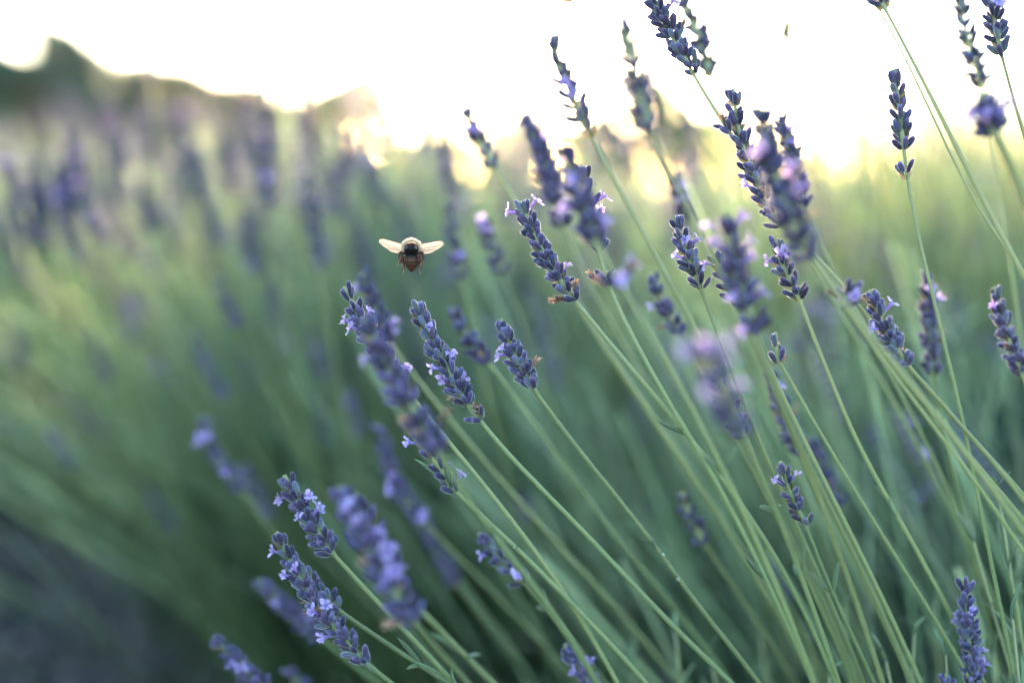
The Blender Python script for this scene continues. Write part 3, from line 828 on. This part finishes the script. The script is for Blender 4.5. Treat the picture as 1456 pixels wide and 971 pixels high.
LV('thin stem running beside the thick green stem across the sky', .575, [(1225, -60), (1235, -30), (1246, 5)], [(1290, 85), (1335, 185), (1375, 270), (1410, 330), (1470, 410)], group=A_, per=5, fl=0, dry=0, srad=.7, whorls=2)
LV('wispy dark spike at the top right corner, left of the violet-flowered one', .63, [(1362, -45), (1370, 30), (1395, 120)], [(1408, 190), (1420, 280), (1440, 400)], group=D_, per=5, splay=1.0, fl=0, dry=0)
LV('blurred dark tuft with violet flowers below the wispy spike at the upper right', .47, [(1398, 128), (1404, 155), (1412, 186)], [(1428, 215), (1450, 270), (1490, 380)], group=B_, whorls=3, per=9, fl=3, dry=0, splay=.85, srad=2.0, fl_at=[('v', .5, -1), ('v', .6, 1), ('v', .7, .8)])
LV('sharp spike with a bright violet flower in the top right corner', .545, [(1405, -30), (1413, 20), (1424, 78)], [(1440, 140), (1458, 200), (1500, 330)], group=A_, per=6, fl=1, dry=0, fl_at=[('v', .35, 0), ('v', .45, .2)])
LV('soft upright spike with a violet flower near its tip, far right', .635, [(1318, 392), (1321, 450), (1326, 530)], [(1338, 600), (1365, 720), (1400, 860)], group=D_, fl=0, dry=1, fl_at=[('v', .15, 0), ('v', .2, .3)])
LV('dark dense spike at the right edge, halfway up', .595, [(1414, 408), (1428, 465), (1452, 530)], [(1480, 600), (1530, 720)], group=A_, per=8, fl=0, dry=1, fl_at=[('v', .1, -.6)])
LV('dense dark blue spike in the bottom right corner', .575, [(1372, 826), (1376, 890), (1384, 975)], [(1390, 1040), (1420, 1150)], group=A_, per=9, fl=3, dry=0, fl_at=[('v', .9, 1), ('v', .3, 0)], base=(.27, .6, 0))
LV('small violet spike tip poking up left of the dense corner spike', .575, [(1345, 958), (1350, 990), (1356, 1030)], [(1365, 1080), (1400, 1180)], group=A_, fl=2, dry=0, base=(.25, .62, 0))
LV('small greyish spike with two pale flowers among the stems at lower right', .562, [(1110, 656), (1124, 700), (1145, 744)], [(1175, 825), (1210, 900), (1245, 975)], group=A_, per=5, fl=0, dry=0, fl_at=[('p', .25, -1), ('p', .15, 1)], scale=.9)
LV('small soft blue spike among the stems at lower centre right', .66, [(970, 700), (982, 735), (1000, 770)], [(1040, 830), (1100, 920)], group=D_, fl=0, dry=0, per=5, scale=.95)
LV('faint spike low between the stems at lower right', .74, [(1093, 798), (1102, 825), (1118, 858)], [(1150, 930), (1190, 1010)], group=D_, fl=0, dry=0)
LV('small lavender tip with violet flowers at the bottom edge, centre', .615, [(802, 916), (820, 945), (850, 990)], [(900, 1060), (960, 1150)], group=A_, fl=0, flp=0, dry=0, fl_at=[('v', .4, .9), ('v', .5, -.6), ('v', .55, .6)])
LV('small spike with lilac flowers partly behind the stems at lower centre', .61, [(680, 757), (708, 790), (742, 826)], [(790, 880), (850, 955)], group=A_, fl=0, dry=0, per=5, fl_at=[('v', .2, -1), ('p', .9, .3), ('v', .92, .2)])
LV('upper spike of the pair at lower left with pink-lilac flowers', .55, [(404, 675), (430, 722), (472, 785)], [(510, 828), (560, 880), (650, 975)], group=A_, fl=2, dry=0, per=8, fl_at=[('p', .45, 1), ('p', .5, -.4), ('p', .4, .8)])
LV('lower long spike of the pair at lower left with scattered lilac and brown florets', .55, [(393, 756), (432, 830), (470, 885), (518, 940)], [(560, 975), (620, 1020)], group=A_, fl=2, dry=4, per=8, fl_at=[('p', .22, .2), ('v', .25, -.7), ('p', .55, .6), ('v', .6, -.4)])
LV('stem rising behind the lower long spike at lower left', .575, [(425, 800), (445, 830), (482, 868)], [(540, 908), (620, 962), (700, 1010)], group=A_, fl=0, dry=0, per=5)
LV('large blurred purple spike right of the pair at lower left, bright lilac flowers', .468, [(482, 690), (520, 775), (588, 885)], [(640, 945), (700, 1010)], group=B_, per=8, fl=4, dry=2, scale=1.05,
   fl_at=[('p', .15, 0), ('p', .2, .2), ('p', .6, .8), ('p', .65, .9), ('v', .75, .6), ('v', .35, 1)])
LV('second blurred purple spike crossing the large one at lower left', .49, [(505, 700), (530, 760), (572, 840)], [(620, 890), (700, 971), (760, 1030)], group=B_, per=6, fl=2, dry=0)
LV('blurred violet spike cut by the bottom edge at lower left', .645, [(303, 905), (335, 938), (378, 985)], [(450, 1050), (540, 1130)], group=D_, fl=0, dry=0, per=7, fl_at=[('v', .5, .0), ('v', .55, .2)])
LV('soft violet spike behind the pair at lower left', .70, [(367, 824), (405, 862), (455, 905)], [(520, 960), (620, 1040)], group=D_, fl=1, dry=0, fl_at=[('v', .3, 0)])
LV('tiny soft spike tip at the bottom edge beside the lower left pair', .70, [(408, 950), (425, 970), (450, 1000)], [(520, 1060), (600, 1130)], group=D_, fl=0, dry=0)
LV('soft purple spike behind the blurred ones left of lower centre', .72, [(540, 605), (560, 680), (605, 745)], [(660, 800), (760, 900), (850, 1000)], group=D_, fl=0, dry=0, fl_at=[('v', .5, 0), ('v', .55, -.5), ('v', .95, 0), ('v', 1, .4)], per=7)
LV('faint bluish spike left of the stems at lower centre', .76, [(595, 720), (615, 770), (650, 830)], [(700, 900), (780, 1000)], group=D_, fl=0, dry=0, fl_at=[('v', .1, 0)])

# ================================================================== spikes further back, each at its own place
C_ = 'out-of-focus lavender spikes of the bush behind the bee'
BL = (-.04, 1.25, 0)
far = [
 ((376, 122), (381, 200), (389, 296), .90, 'dark blurred spike breaking the skyline left of the orange tree', [('v', .8, 0)]),
 ((433, 122), (440, 170), (452, 226), 1.05, 'brownish blurred spike tip just left of the orange tree', []),
 ((438, 245), (446, 310), (456, 385), .82, 'long dark blurred spike left of and above the bee', []),
 ((310, 394), (322, 430), (339, 466), .86, 'blurred blue spike in the green left of the bee, the darker one', []),
 ((385, 392), (389, 425), (394, 462), 1.05, 'faint blurred spike just left of the sharp spikes at mid height', []),
 ((276, 476), (292, 515), (320, 566), .92, 'blurred blue spike at mid left, lower than the dark one', []),
 ((284, 592), (303, 640), (346, 700), .76, 'blurred spike with a round lilac flower at lower left', [('v', .25, 0), ('v', .3, -.5), ('v', .8, 0), ('p', .25, .3)]),
 ((72, 612), (84, 632), (104, 664), 1.05, 'blurred blue spike near the left edge, lower half', [('v', .3, 0)]),
 ((118, 278), (128, 310), (148, 350), .92, 'blurred violet spike at upper left over the pale green stalks', [('v', .5, 0)]),
 ((92, 318), (104, 345), (118, 375), 1.0, 'dark blurred spike at upper left, just below the violet one', []),
 ((122, 468), (136, 500), (156, 545), 1.1, 'faint blurred spike at far left, mid height', []),
 ((205, 128), (210, 180), (218, 232), 1.15, 'blurred purple spike in front of the dark trees at upper left', [('v', .4, 0)]),
 ((148, 190), (158, 235), (170, 290), 1.2, 'blurred purple-grey spike below the tallest tree', []),
 ((60, 150), (75, 210), (92, 280), 1.2, 'wide blurred purple spike before the dark trees at far left', [('v', .6, 0)]),
 ((2, 208), (10, 240), (22, 300), 1.0, 'blurred violet spike cut by the left edge', [('v', .2, 0), ('v', .25, .5)]),
 ((8, 330), (18, 362), (30, 400), 1.1, 'dark blurred spike near the left edge above mid height', []),
 ((16, 450), (24, 480), (36, 520), 1.2, 'faint blue spike at the left edge, mid height', []),
 ((258, 160), (262, 210), (270, 265), 1.2, 'blurred purple spike left of the pale round highlight', [('v', .5, 0)]),
 ((320, 160), (322, 215), (330, 270), 1.15, 'blurred grey-violet spike left of the dark skyline spike', []),
 ((288, 268), (298, 305), (314, 350), .98, 'blurred blue spike in the pale patch left of the bee', []),
 ((518, 205), (528, 240), (546, 292), .95, 'blurred spike with a pink floret under the setting sun', [('p', .3, 0), ('v', .25, .3)]),
 ((480, 150), (488, 200), (498, 250), 1.1, 'hazy spike in front of the orange tree', []),
 ((632, 182), (636, 225), (646, 282), .90, 'blurred pinkish-brown spike right of the setting sun', [('p', .5, 0)]),
 ((636, 286), (642, 335), (656, 396), .73, 'blurred blue spike right of the bee with a lilac floret low on it', [('v', .85, .3), ('v', .8, .1)]),
 ((684, 308), (696, 345), (714, 388), .72, 'blurred spike with a pale lilac tip, second to the right of the bee', [('p', .1, 0), ('p', .15, .3), ('v', .3, 0)]),
 ((575, 300), (585, 330), (600, 365), 1.3, 'very faint spike directly behind the bee', []),
 ((868, 168), (880, 205), (895, 250), 1.0, 'blurred lilac spike behind the stems right of the toothed dark spike', [('v', .4, 0), ('v', .5, .5)]),
 ((975, 150), (985, 190), (998, 235), 1.05, 'blurred violet spike between the upper stems right of centre', [('v', .4, 0)]),
 ((750, 400), (765, 440), (785, 485), 1.05, 'faint blue spike in the green below the centre spike', []),
 ((440, 470), (450, 500), (462, 545), 1.05, 'faint violet spike in the green left of the leftmost sharp spike', [('v', .3, 0)]),
 ((492, 548), (500, 580), (512, 620), .95, 'faint violet spike left of the long blurred spike', [('v', .3, 0)]),
 ((450, 560), (456, 590), (468, 630), 1.1, 'dim blue spike low in the green at centre left', []),
 ((205, 690), (225, 720), (250, 755), 1.2, 'dim blue spike low at left above the soil', []),
 ((345, 660), (362, 700), (385, 735), .85, 'pale blurred bud cluster left of the lower left pair', []),
 ((735, 700), (742, 715), (755, 740), .80, 'small blurred blue tip between the thick blurred stems at lower centre', []),
]
for tip, mid_, b_, d_, lab, fa in far:
    dx = (b_[0] - mid_[0]); dy = (b_[1] - mid_[1])
    LV(lab, d_, [tip, mid_, b_], [(b_[0] + dx * 1.2, b_[1] + dy * 1.2)], d1=d_ * 1.02, group=C_, fl=0, dry=0, fl_at=fa, per=6, sharp=False,
       base=(.10 + (P(*b_, d_).x) * .3, 1.25 + (d_ - 1.2) * .3, 0), srad=.75)

rc = random.Random(77)
for i in range(60):
    x = rc.uniform(-10, 600); y = rc.uniform(125, 320) if x < 420 else rc.uniform(180, 320); d_ = rc.uniform(1.0, 1.7)
    L_ = rc.uniform(75, 105) / d_; tl = rc.uniform(.05, .3)
    where = 'under the tallest tree' if x < 150 else 'under the rounded dark trees' if x < 300 else 'left of the orange sunlit tree' if x < 430 else 'below the setting sun'
    hgt = 'upper' if y < 190 else 'middle' if y < 250 else 'lower'
    LV('soft purple spike, %s level of the blurred crowd %s' % (hgt, where), d_, [(x, y), (x + L_ * tl * .5, y + L_ * .5), (x + L_ * tl, y + L_)],
       [(x + L_ * tl * 2.2, y + L_ * 2)], group='blurred %s spikes %s' % (hgt, where), scale=1.2, fl=rc.choice((0, 1, 2, 3)), dry=0, per=7, sharp=False, srad=.75, base=(x / 2022 * d_ * .5 - .1, d_ + .15, 0))
# ------------------------------------------------------------------ grass heads against the sky
seed_T = revolve([(0, 0), (.0016, .0007), (.004, .0009), (.006, .0004), (.0085, 0)], 5)
M_GRASS = mat('dry_grass', [(0, (0.14, 0.13, 0.07)), (1, (0.24, 0.20, 0.12))], rough=.7, transl=.3, var=.3)
grass_heads = [((1117, 36), (1119, 82), 1.0, 2.2, 'the darkest blurred grass head, high against the sky at the upper right'),
    ((1212, 48), (1217, 95), 1.15, 1.3, 'thin blurred grass head high against the sky, right of the darkest one'),
    ((1034, 78), (1041, 112), .9, 1.3, 'blurred grass head against the sky left of the darkest one'),
    ((846, 78), (851, 104), 1.0, .9, 'faint grass head between the two tall dark spikes at the top'),
    ((805, -4), (808, 16), .9, 2.2, 'dark grass tip at the top edge right of centre'),
    ((1152, -8), (1155, 12), 1.1, 1.3, 'faint grass tip at the top edge, right third'),
    ((1240, 145), (1243, 178), 1.5, 1.3, 'faint grass head against the sky left of the slim sharp spike'),
    ((1190, 150), (1196, 170), 1.7, 1.5, 'very faint grass head in the middle of the right sky'),
    ((1143, 150), (1150, 205), 1.1, 1.6, 'brownish grass head right of the large violet spike')]
for (tx, ty), (bx_, by_), d_, w_, lab in grass_heads:
    d_ = .56 + .30 * d_
    t_, b_ = P(tx, ty, d_), P(bx_, by_, d_)
    g = Vector((b_.x + .12, d_ + .05, 0))
    e = empty('grass_stem', g); tag(e, lab, 'grass', 'grass heads against the sky')
    pts = crom([t_, b_, b_.lerp(g, .5) + Vector((-.02, 0, .02)), g], 6)
    link('stalk', MB().add(tube([p - g for p in pts], .0005, 5)).mesh('stalk', [M_GRASS]), e)
    ms = []
    for k in range(34):
        f = k / 34; p = t_.lerp(b_, f) - g; ax = (t_ - b_).normalized()
        z = ax + Vector((rnd.gauss(0, .3), rnd.gauss(0, .3), rnd.gauss(0, .2)))
        rr_ = w_ * 1.5 * math.sin(math.pi * (.12 + .8 * f))
        ms.append(np.array(frame(p + Vector((rnd.gauss(0, .0007), 0, 0)) * w_, z, rnd.uniform(0, 6), (rr_, rr_, 1))))
    o = link('seed_head', MB().add(seed_T, ms).mesh('seed_head', [M_GRASS]), e); o['kind'] = 'stuff'

# ------------------------------------------------------------------ whole bushes
stalk_seg = 5
def bush_meshes(seed, n, height, spread, lean=(0, 0), spike_frac=.6, base_r=.10, leaves=1500, thick=.0011, max_th=1.25, leaf_h=.30, ymin=-1):
    """stalks fanning from a woody base, narrow spikes at their ends, leaves low down; origin at the base"""
    r = np.random.RandomState(seed)
    mb = MB(); sp = MB(); fl = MB(); lf = MB()
    V, t = [], []
    mats_sp, mats_bl, mats_fl = [], [], []
    for i in range(n):
        th = abs(r.normal(0, 1)) * spread * .55
        th = min(th, max_th) * (1 if th < max_th else r.uniform(.6, 1)); ph = r.uniform(0, 2 * math.pi)
        d = Vector((math.sin(th) * math.cos(ph) + lean[0], math.sin(th) * math.sin(ph) + lean[1], math.cos(th))).normalized()
        if d.y < ymin: d.y = ymin + abs(d.y - ymin) * .5; d.normalize()
        h_ = math.hypot(d.x, d.y)
        if math.atan2(h_, d.z) > max_th:
            k_ = max_th * r.uniform(.75, 1); d = Vector((d.x / h_ * math.sin(k_), d.y / h_ * math.sin(k_), math.cos(k_)))
        ln = height * r.uniform(.78, 1.08) * (1 + .05 * r.normal())
        b = Vector((r.normal(0, base_r), r.normal(0, base_r), 0))
        end = b + d * ln; end.z = max(.04, end.z)
        ctrl = b + Vector((d.x * .35, d.y * .35, d.z * .62)) * ln
        pts = [b.lerp(ctrl, s).lerp(ctrl.lerp(end, s), s) for s in [j / stalk_seg for j in range(stalk_seg + 1)]]
        ax = (pts[-1] - pts[-2]).normalized()
        u = ax.cross(Vector((0, 0, 1))).normalized() if abs(ax.z) < .98 else Vector((1, 0, 0))
        w = ax.cross(u); rad = thick * r.uniform(.75, 1.15)
        for j, p in enumerate(pts):
            for k in range(3):
                a = k * 2.0944 + i
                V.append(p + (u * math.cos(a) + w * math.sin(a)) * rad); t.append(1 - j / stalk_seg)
        if r.rand() < spike_frac * (1 if d.z > .88 else .2):
            L_ = r.uniform(.028, .05); nw = int(L_ / .006)
            for q in range(nw + 1):
                pp = end - ax * (L_ * (1 - q / nw)) + ax * L_ * .6
                m_ = 5 if q < nw else 2
                for k in range(m_):
                    a = r.uniform(0, 6.28); s = .65 if q < nw else .15
                    z = ax + (u * math.cos(a) + w * math.sin(a)) * math.tan(s)
                    mats_bl.append(np.array(frame(pp, z, 0, 1.5)))
            if r.rand() < .55:
                for k in range(r.randint(1, 4)):
                    a = r.uniform(0, 6.28); z = ax + (u * math.cos(a) + w * math.sin(a))
                    mats_fl.append(np.array(frame(end + ax * r.uniform(-.01, .02) + z * .003, z, 0, 1.1)))
    V = np.array([tuple(v) for v in V]); m = stalk_seg + 1
    base = (np.arange(n) * m * 3)[:, None]
    fs = np.array([(j * 3 + k, j * 3 + (k + 1) % 3, j * 3 + 3 + (k + 1) % 3, j * 3 + 3 + k) for j in range(stalk_seg) for k in range(3)]).reshape(-1)
    I = (base + fs[None]).reshape(-1)
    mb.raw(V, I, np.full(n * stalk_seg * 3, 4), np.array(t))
    bud_t = T([(0, 0, 0), (.0011, 0, .003), (-.0006, .001, .003), (-.0006, -.001, .003), (0, 0, .0058)],
              [(0, 2, 1), (0, 3, 2), (0, 1, 3), (1, 2, 4), (2, 3, 4), (3, 1, 4)], [0, .5, .5, .5, 1])
    if mats_bl: sp.add(bud_t, mats_bl)
    fl_t = T([(0, 0, 0), (.003, 0, .003), (.0009, .0029, .0028), (-.0024, .0018, .003), (-.0024, -.0018, .0026), (.0009, -.0029, .003)],
             [(0, 1, 2), (0, 2, 3), (0, 3, 4), (0, 4, 5), (0, 5, 1)], [0, 1, 1, 1, 1, 1])
    ms = []
    for i in range(leaves):
        a = r.uniform(0, 6.28); rad = abs(r.normal(0, base_r * 1.6)); z = r.uniform(.0, leaf_h) * math.exp(-rad * 1.5)
        dirn = Vector((math.cos(a) * .8 + lean[0], math.sin(a) * .8 + lean[1], r.uniform(.2, 1.4)))
        ms.append(np.array(frame(Vector((math.cos(a) * rad, math.sin(a) * rad, z)), dirn, r.uniform(0, 6), r.uniform(1, 1.7))))
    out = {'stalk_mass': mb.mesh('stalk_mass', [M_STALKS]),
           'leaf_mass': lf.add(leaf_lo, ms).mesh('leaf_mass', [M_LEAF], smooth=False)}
    if mats_bl: out['flower_spikes'] = sp.mesh('flower_spikes', [M_BUD])
    if mats_fl: out['open_flowers'] = fl.add(fl_t, mats_fl).mesh('open_flowers', [M_FLOWER])
    return out

def bush(meshes, loc, rot, sc_, label, group=None):
    e = empty('lavender_bush', loc); e.rotation_euler.z = rot; e.scale = (sc_,) * 3
    tag(e, label, 'lavender bush', group)
    for nm, me in meshes.items(): link(nm, me, e)['kind'] = 'stuff'
    return e

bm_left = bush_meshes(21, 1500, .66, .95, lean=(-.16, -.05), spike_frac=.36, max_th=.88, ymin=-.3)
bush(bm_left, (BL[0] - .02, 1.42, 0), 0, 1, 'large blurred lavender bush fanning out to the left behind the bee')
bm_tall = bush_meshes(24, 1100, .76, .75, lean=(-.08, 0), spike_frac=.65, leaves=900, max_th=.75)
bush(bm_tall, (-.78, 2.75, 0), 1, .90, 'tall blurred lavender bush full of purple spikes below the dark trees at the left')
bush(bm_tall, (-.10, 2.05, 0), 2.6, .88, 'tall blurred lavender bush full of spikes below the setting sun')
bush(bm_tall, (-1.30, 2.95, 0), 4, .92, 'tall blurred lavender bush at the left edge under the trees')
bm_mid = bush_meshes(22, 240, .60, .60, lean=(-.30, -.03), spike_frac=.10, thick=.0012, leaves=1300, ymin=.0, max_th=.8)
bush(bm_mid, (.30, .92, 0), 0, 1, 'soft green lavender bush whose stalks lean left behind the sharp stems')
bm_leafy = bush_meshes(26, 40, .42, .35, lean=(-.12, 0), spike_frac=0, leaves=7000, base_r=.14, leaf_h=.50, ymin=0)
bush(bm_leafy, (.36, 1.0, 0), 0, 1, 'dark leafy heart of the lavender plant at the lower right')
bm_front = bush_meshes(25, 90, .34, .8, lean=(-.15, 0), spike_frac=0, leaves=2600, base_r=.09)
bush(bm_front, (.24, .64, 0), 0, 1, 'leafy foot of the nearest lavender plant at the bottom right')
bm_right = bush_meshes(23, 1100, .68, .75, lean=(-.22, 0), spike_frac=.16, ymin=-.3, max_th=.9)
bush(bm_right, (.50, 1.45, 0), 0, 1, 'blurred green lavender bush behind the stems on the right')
kinds = [bush_meshes(31, 650, .62, .85, spike_frac=.85, leaves=700, thick=.0013, max_th=.95), bush_meshes(32, 650, .66, .75, spike_frac=.85, leaves=700, thick=.0013, max_th=.95)]
GB = 'lavender bushes in the rows behind'
rows = [(-1.8, 3.1), (-.35, 2.8), (.15, 2.55), (.62, 2.6), (1.1, 2.7), (1.55, 2.9),
        (-2.0, 4.0), (-1.45, 4.1), (-.9, 3.9), (-.35, 3.9), (.2, 4.0), (.75, 3.9), (1.3, 4.1), (1.9, 4.0)]
rows += [(-3 + i * .62, 5.6 + .2 * math.sin(i * 2.1)) for i in range(11)] + [(-4 + i * .75, 7.8 + .2 * math.sin(i)) for i in range(12)]
rl = random.Random(9)
ORD = 'first second third fourth fifth sixth seventh eighth ninth tenth eleventh twelfth'.split()
for i, (x, y) in enumerate(rows):
    same = sorted([q for q in rows if (q[1] < 3.3, q[1] < 4.8, q[1] < 6.6) == (y < 3.3, y < 4.8, y < 6.6)]); k = same.index((x, y)) + 1
    row = 'nearest' if y < 3.3 else 'second' if y < 4.8 else 'third' if y < 6.6 else 'farthest'
    lab = ('%s bush from the left in the %s hazy row of lavender bushes behind' % (ORD[k - 1], row))
    bush(kinds[i % 2], (x + rl.uniform(-.06, .06), y, 0), rl.uniform(0, 6), rl.uniform(.88, 1.04) * (1.0 if x < 0 else .93), lab, GB)

# ------------------------------------------------------------------ leafy shoots low among the stems
shoot_labels = ['sharp leafy shoot with a forked pair of leaves at the right edge below mid height', 'leafy shoot just below and left of the forked one at the right edge',
 'soft leafy shoot between the crossing stems left of the bottom right corner', 'short leafy shoot tip left of the dense blue corner spike', 'low leafy shoot at the bottom edge, right third',
 'blurred leafy shoot beneath the small greyish spike at lower right', 'blurred leafy shoot behind the stem with the hooked buds', 'blurred low shoot right of the long sharp central stem at the bottom',
 'sharp leafy shoot at the right edge beside the dense corner spike', 'leafy shoot at the bottom, left of the long sharp central stem', 'dim leafy shoot in the dark gap at the right, higher one',
 'dim leafy shoot behind the slim sharp stem near the right edge', 'dim leafy shoot in the dark gap right of the stem with hooked buds', 'soft leafy shoot at the right edge below the dark dense spike',
 'soft upright leafy shoot behind the crossing stems at the right', 'topmost blurred leafy shoot near the right edge', 'leafy shoot at the bottom edge just right of the small violet tip',
 'leafy shoot cut by the bottom edge under the small greyish spike', 'sharp leafy shoot touching the left side of the dense corner spike', 'soft leafy shoot left of the bottom of the long central stem',
 'very blurred leafy shoot among the stems above the small greyish spike', 'leafy shoot right of the dense corner spike at the bottom', 'blurred leafy shoot at the right edge behind the forked one',
 'faint leafy shoot behind the stems right of the hooked buds, highest there', 'faint leafy shoot behind the small violet tip at the bottom edge']
leafy = [(1420, 700, .585), (1385, 770, .60), (1200, 860, .66), (1300, 900, .62), (1260, 940, .60), (1150, 900, .72), (1330, 850, .70), (1080, 900, .74),
         (1440, 880, .57), (1010, 930, .68), (1230, 800, .78), (1380, 700, .80), (1290, 720, .85), (1450, 620, .9), (1330, 600, .92), (1400, 520, .95),
         (900, 950, .72), (1180, 960, .62), (1345, 930, .585), (960, 900, .66), (1110, 800, .9), (1410, 930, .62), (1450, 760, .66), (1260, 640, 1.0), (830, 940, .85)]
rs = random.Random(44)
for i, (x, y, d_) in enumerate(leafy):
    top = P(x, y, d_); b = Vector((top.x + rs.uniform(.02, .10), top.y + rs.uniform(-.02, .06), 0))
    e = empty('lavender_shoot', b)
    tag(e, shoot_labels[i], 'lavender', 'leafy shoots low among the stems')
    bend = Vector((rs.uniform(-.02, .02), 0, 0))
    pts = crom([top, top.lerp(b, .3) + bend, top.lerp(b, .65) + bend * .5, b], 5)
    link('stalk', MB().add(tube([p - b for p in pts], [.0006 + .0009 * k / len(pts) for k in range(len(pts))], 6, 0, [k / len(pts) * .5 for k in range(len(pts))])).mesh('stalk', [M_STEM]), e)
    s = 0.0; ax = (top - pts[4]).normalized()
    for k in range(7):
        f = k * .062
        p = top.lerp(b, f) + bend * min(1, f * 3)
        a0 = rs.uniform(0, 3.14)
        for q in range(2):
            fr = frame(p, ax, a0 + math.pi * q).to_3x3()
            ang = .22 + .11 * k
            z = fr @ Vector((math.sin(ang), 0, math.cos(ang)))
            link('leaf', rs.choice(leaf_mesh), e, mat=Matrix.Translation(-b) @ frame(p, z, math.pi / 2, (1, 1, rs.uniform(.5, .95) * (.5 + .1 * k))))

# ------------------------------------------------------------------ gravel, litter and rough grass
def scatter(name, shapes, mts, n, area, smin, smax, label, cat, seed, flat=.6, zoff=.0):
    r = np.random.RandomState(seed); mb = MB(); per = n // len(shapes)
    for s_, sh in enumerate(shapes):
        ms = []
        for i in range(per):
            x, y = r.uniform(*area[0]), r.uniform(*area[1]); s = smin + (smax - smin) * r.rand() ** 3
            M = frame((x, y, s * .2 + zoff), Vector(r.normal(0, .25, 3)) + Vector((0, 0, 1)), r.uniform(0, 6), (s, s * r.uniform(.6, 1), s * flat))
            ms.append(np.array(M))
        mb.add(sh, ms)
    o = link(name, mb.mesh(name, mts)); tag(o, label, cat, kind='stuff')
r0 = np.random.RandomState(8)
peb = []
for k in range(3):
    q = revolve([(-1, 0), (-.6, .8), (.1, 1), (.7, .7), (1, 0)], 6); q.V *= (1 + r0.uniform(-.15, .15, q.V.shape)); peb.append(q)
scatter('gravel', peb, [M_STONE], 15000, ((-1.7, .5), (1.2, 3.6)), .003, .019, 'blue-grey gravel and soil crumbs in the shade at the bottom left', 'gravel', 2)
scatter('plant_litter', [leaf_lo], [M_LITTER], 3500, ((-1.7, .6), (1.2, 3.6)), .5, 1.6, 'pale dry leaf bits lying on the dark soil at the bottom left', 'leaf litter', 4, flat=1, zoff=.004)

def grass_field(name, n, area, h, label, seed, ok=lambda x, y: True, wd=.0045):
    r = np.random.RandomState(seed)
    bl = T([(-.5, 0, 0), (.5, 0, 0), (.35, .06, .5), (-.35, .06, .5), (0, .2, 1)], [(0, 1, 2, 3), (3, 2, 4)], [0, 0, .5, .5, 1])
    ms = []
    while len(ms) < n:
        x, y = r.uniform(*area[0]), r.uniform(*area[1])
        if not ok(x, y): continue
        s = h * r.uniform(.5, 1.1)
        ms.append(np.array(frame((x, y, 0), Vector((r.normal(-.12, .2), r.normal(0, .2), 1)), r.uniform(0, 6), (wd * (1 + y * .12), s * .5, s))))
    o = link(name, MB().add(bl, ms).mesh(name, [M_GRASSG], smooth=False)); tag(o, label, 'grass', kind='stuff')
M_GRASSG = mat('green_grass', [(0, (0.06, 0.12, 0.05)), (1, (0.22, 0.28, 0.16))], rough=.6, transl=.4, var=.45, hue=.02, tcol=(1.1, 1.05, .85))
grass_field('tall_grass', 14000, ((.3, 2.6), (1.3, 4.6)), .92, 'tall green grass standing behind the bushes at the right below the bright sky', 6, lambda x, y: x > .27 * y, wd=.0060)
grass_field('field_grass', 40000, ((-16, 16), (5.5, 30)), .45, 'pale green meadow grass between the lavender rows and the far trees', 7)

# ------------------------------------------------------------------ haze volume added for the glow round the sun
hv = bpy.data.materials.new('glow_haze'); hv.use_nodes = True
hn, hl = hv.node_tree.nodes, hv.node_tree.links
hn.remove(hn['Principled BSDF'])
pv = hn.new('ShaderNodeVolumePrincipled')
pv.inputs['Color'].default_value = (.95, .97, 1, 1)
pv.inputs['Density'].default_value = .00004
pv.inputs['Anisotropy'].default_value = .94
hl.new(pv.outputs[0], hn['Material Output'].inputs['Volume'])
x0, x1, y0, y1, z0, z1 = -90, 90, -12, 130, -1.0, 14
hb = T([(x0, y0, z0), (x1, y0, z0), (x1, y1, z0), (x0, y1, z0), (x0, y0, z1), (x1, y0, z1), (x1, y1, z1), (x0, y1, z1)],
       [(3, 2, 1, 0), (4, 5, 6, 7), (0, 1, 5, 4), (1, 2, 6, 5), (2, 3, 7, 6), (3, 0, 4, 7)])
tag(link('haze', MB().add(hb).mesh('haze', [hv], smooth=False)), 'thin haze added to spread a glow round the sun', 'haze', kind='stuff')
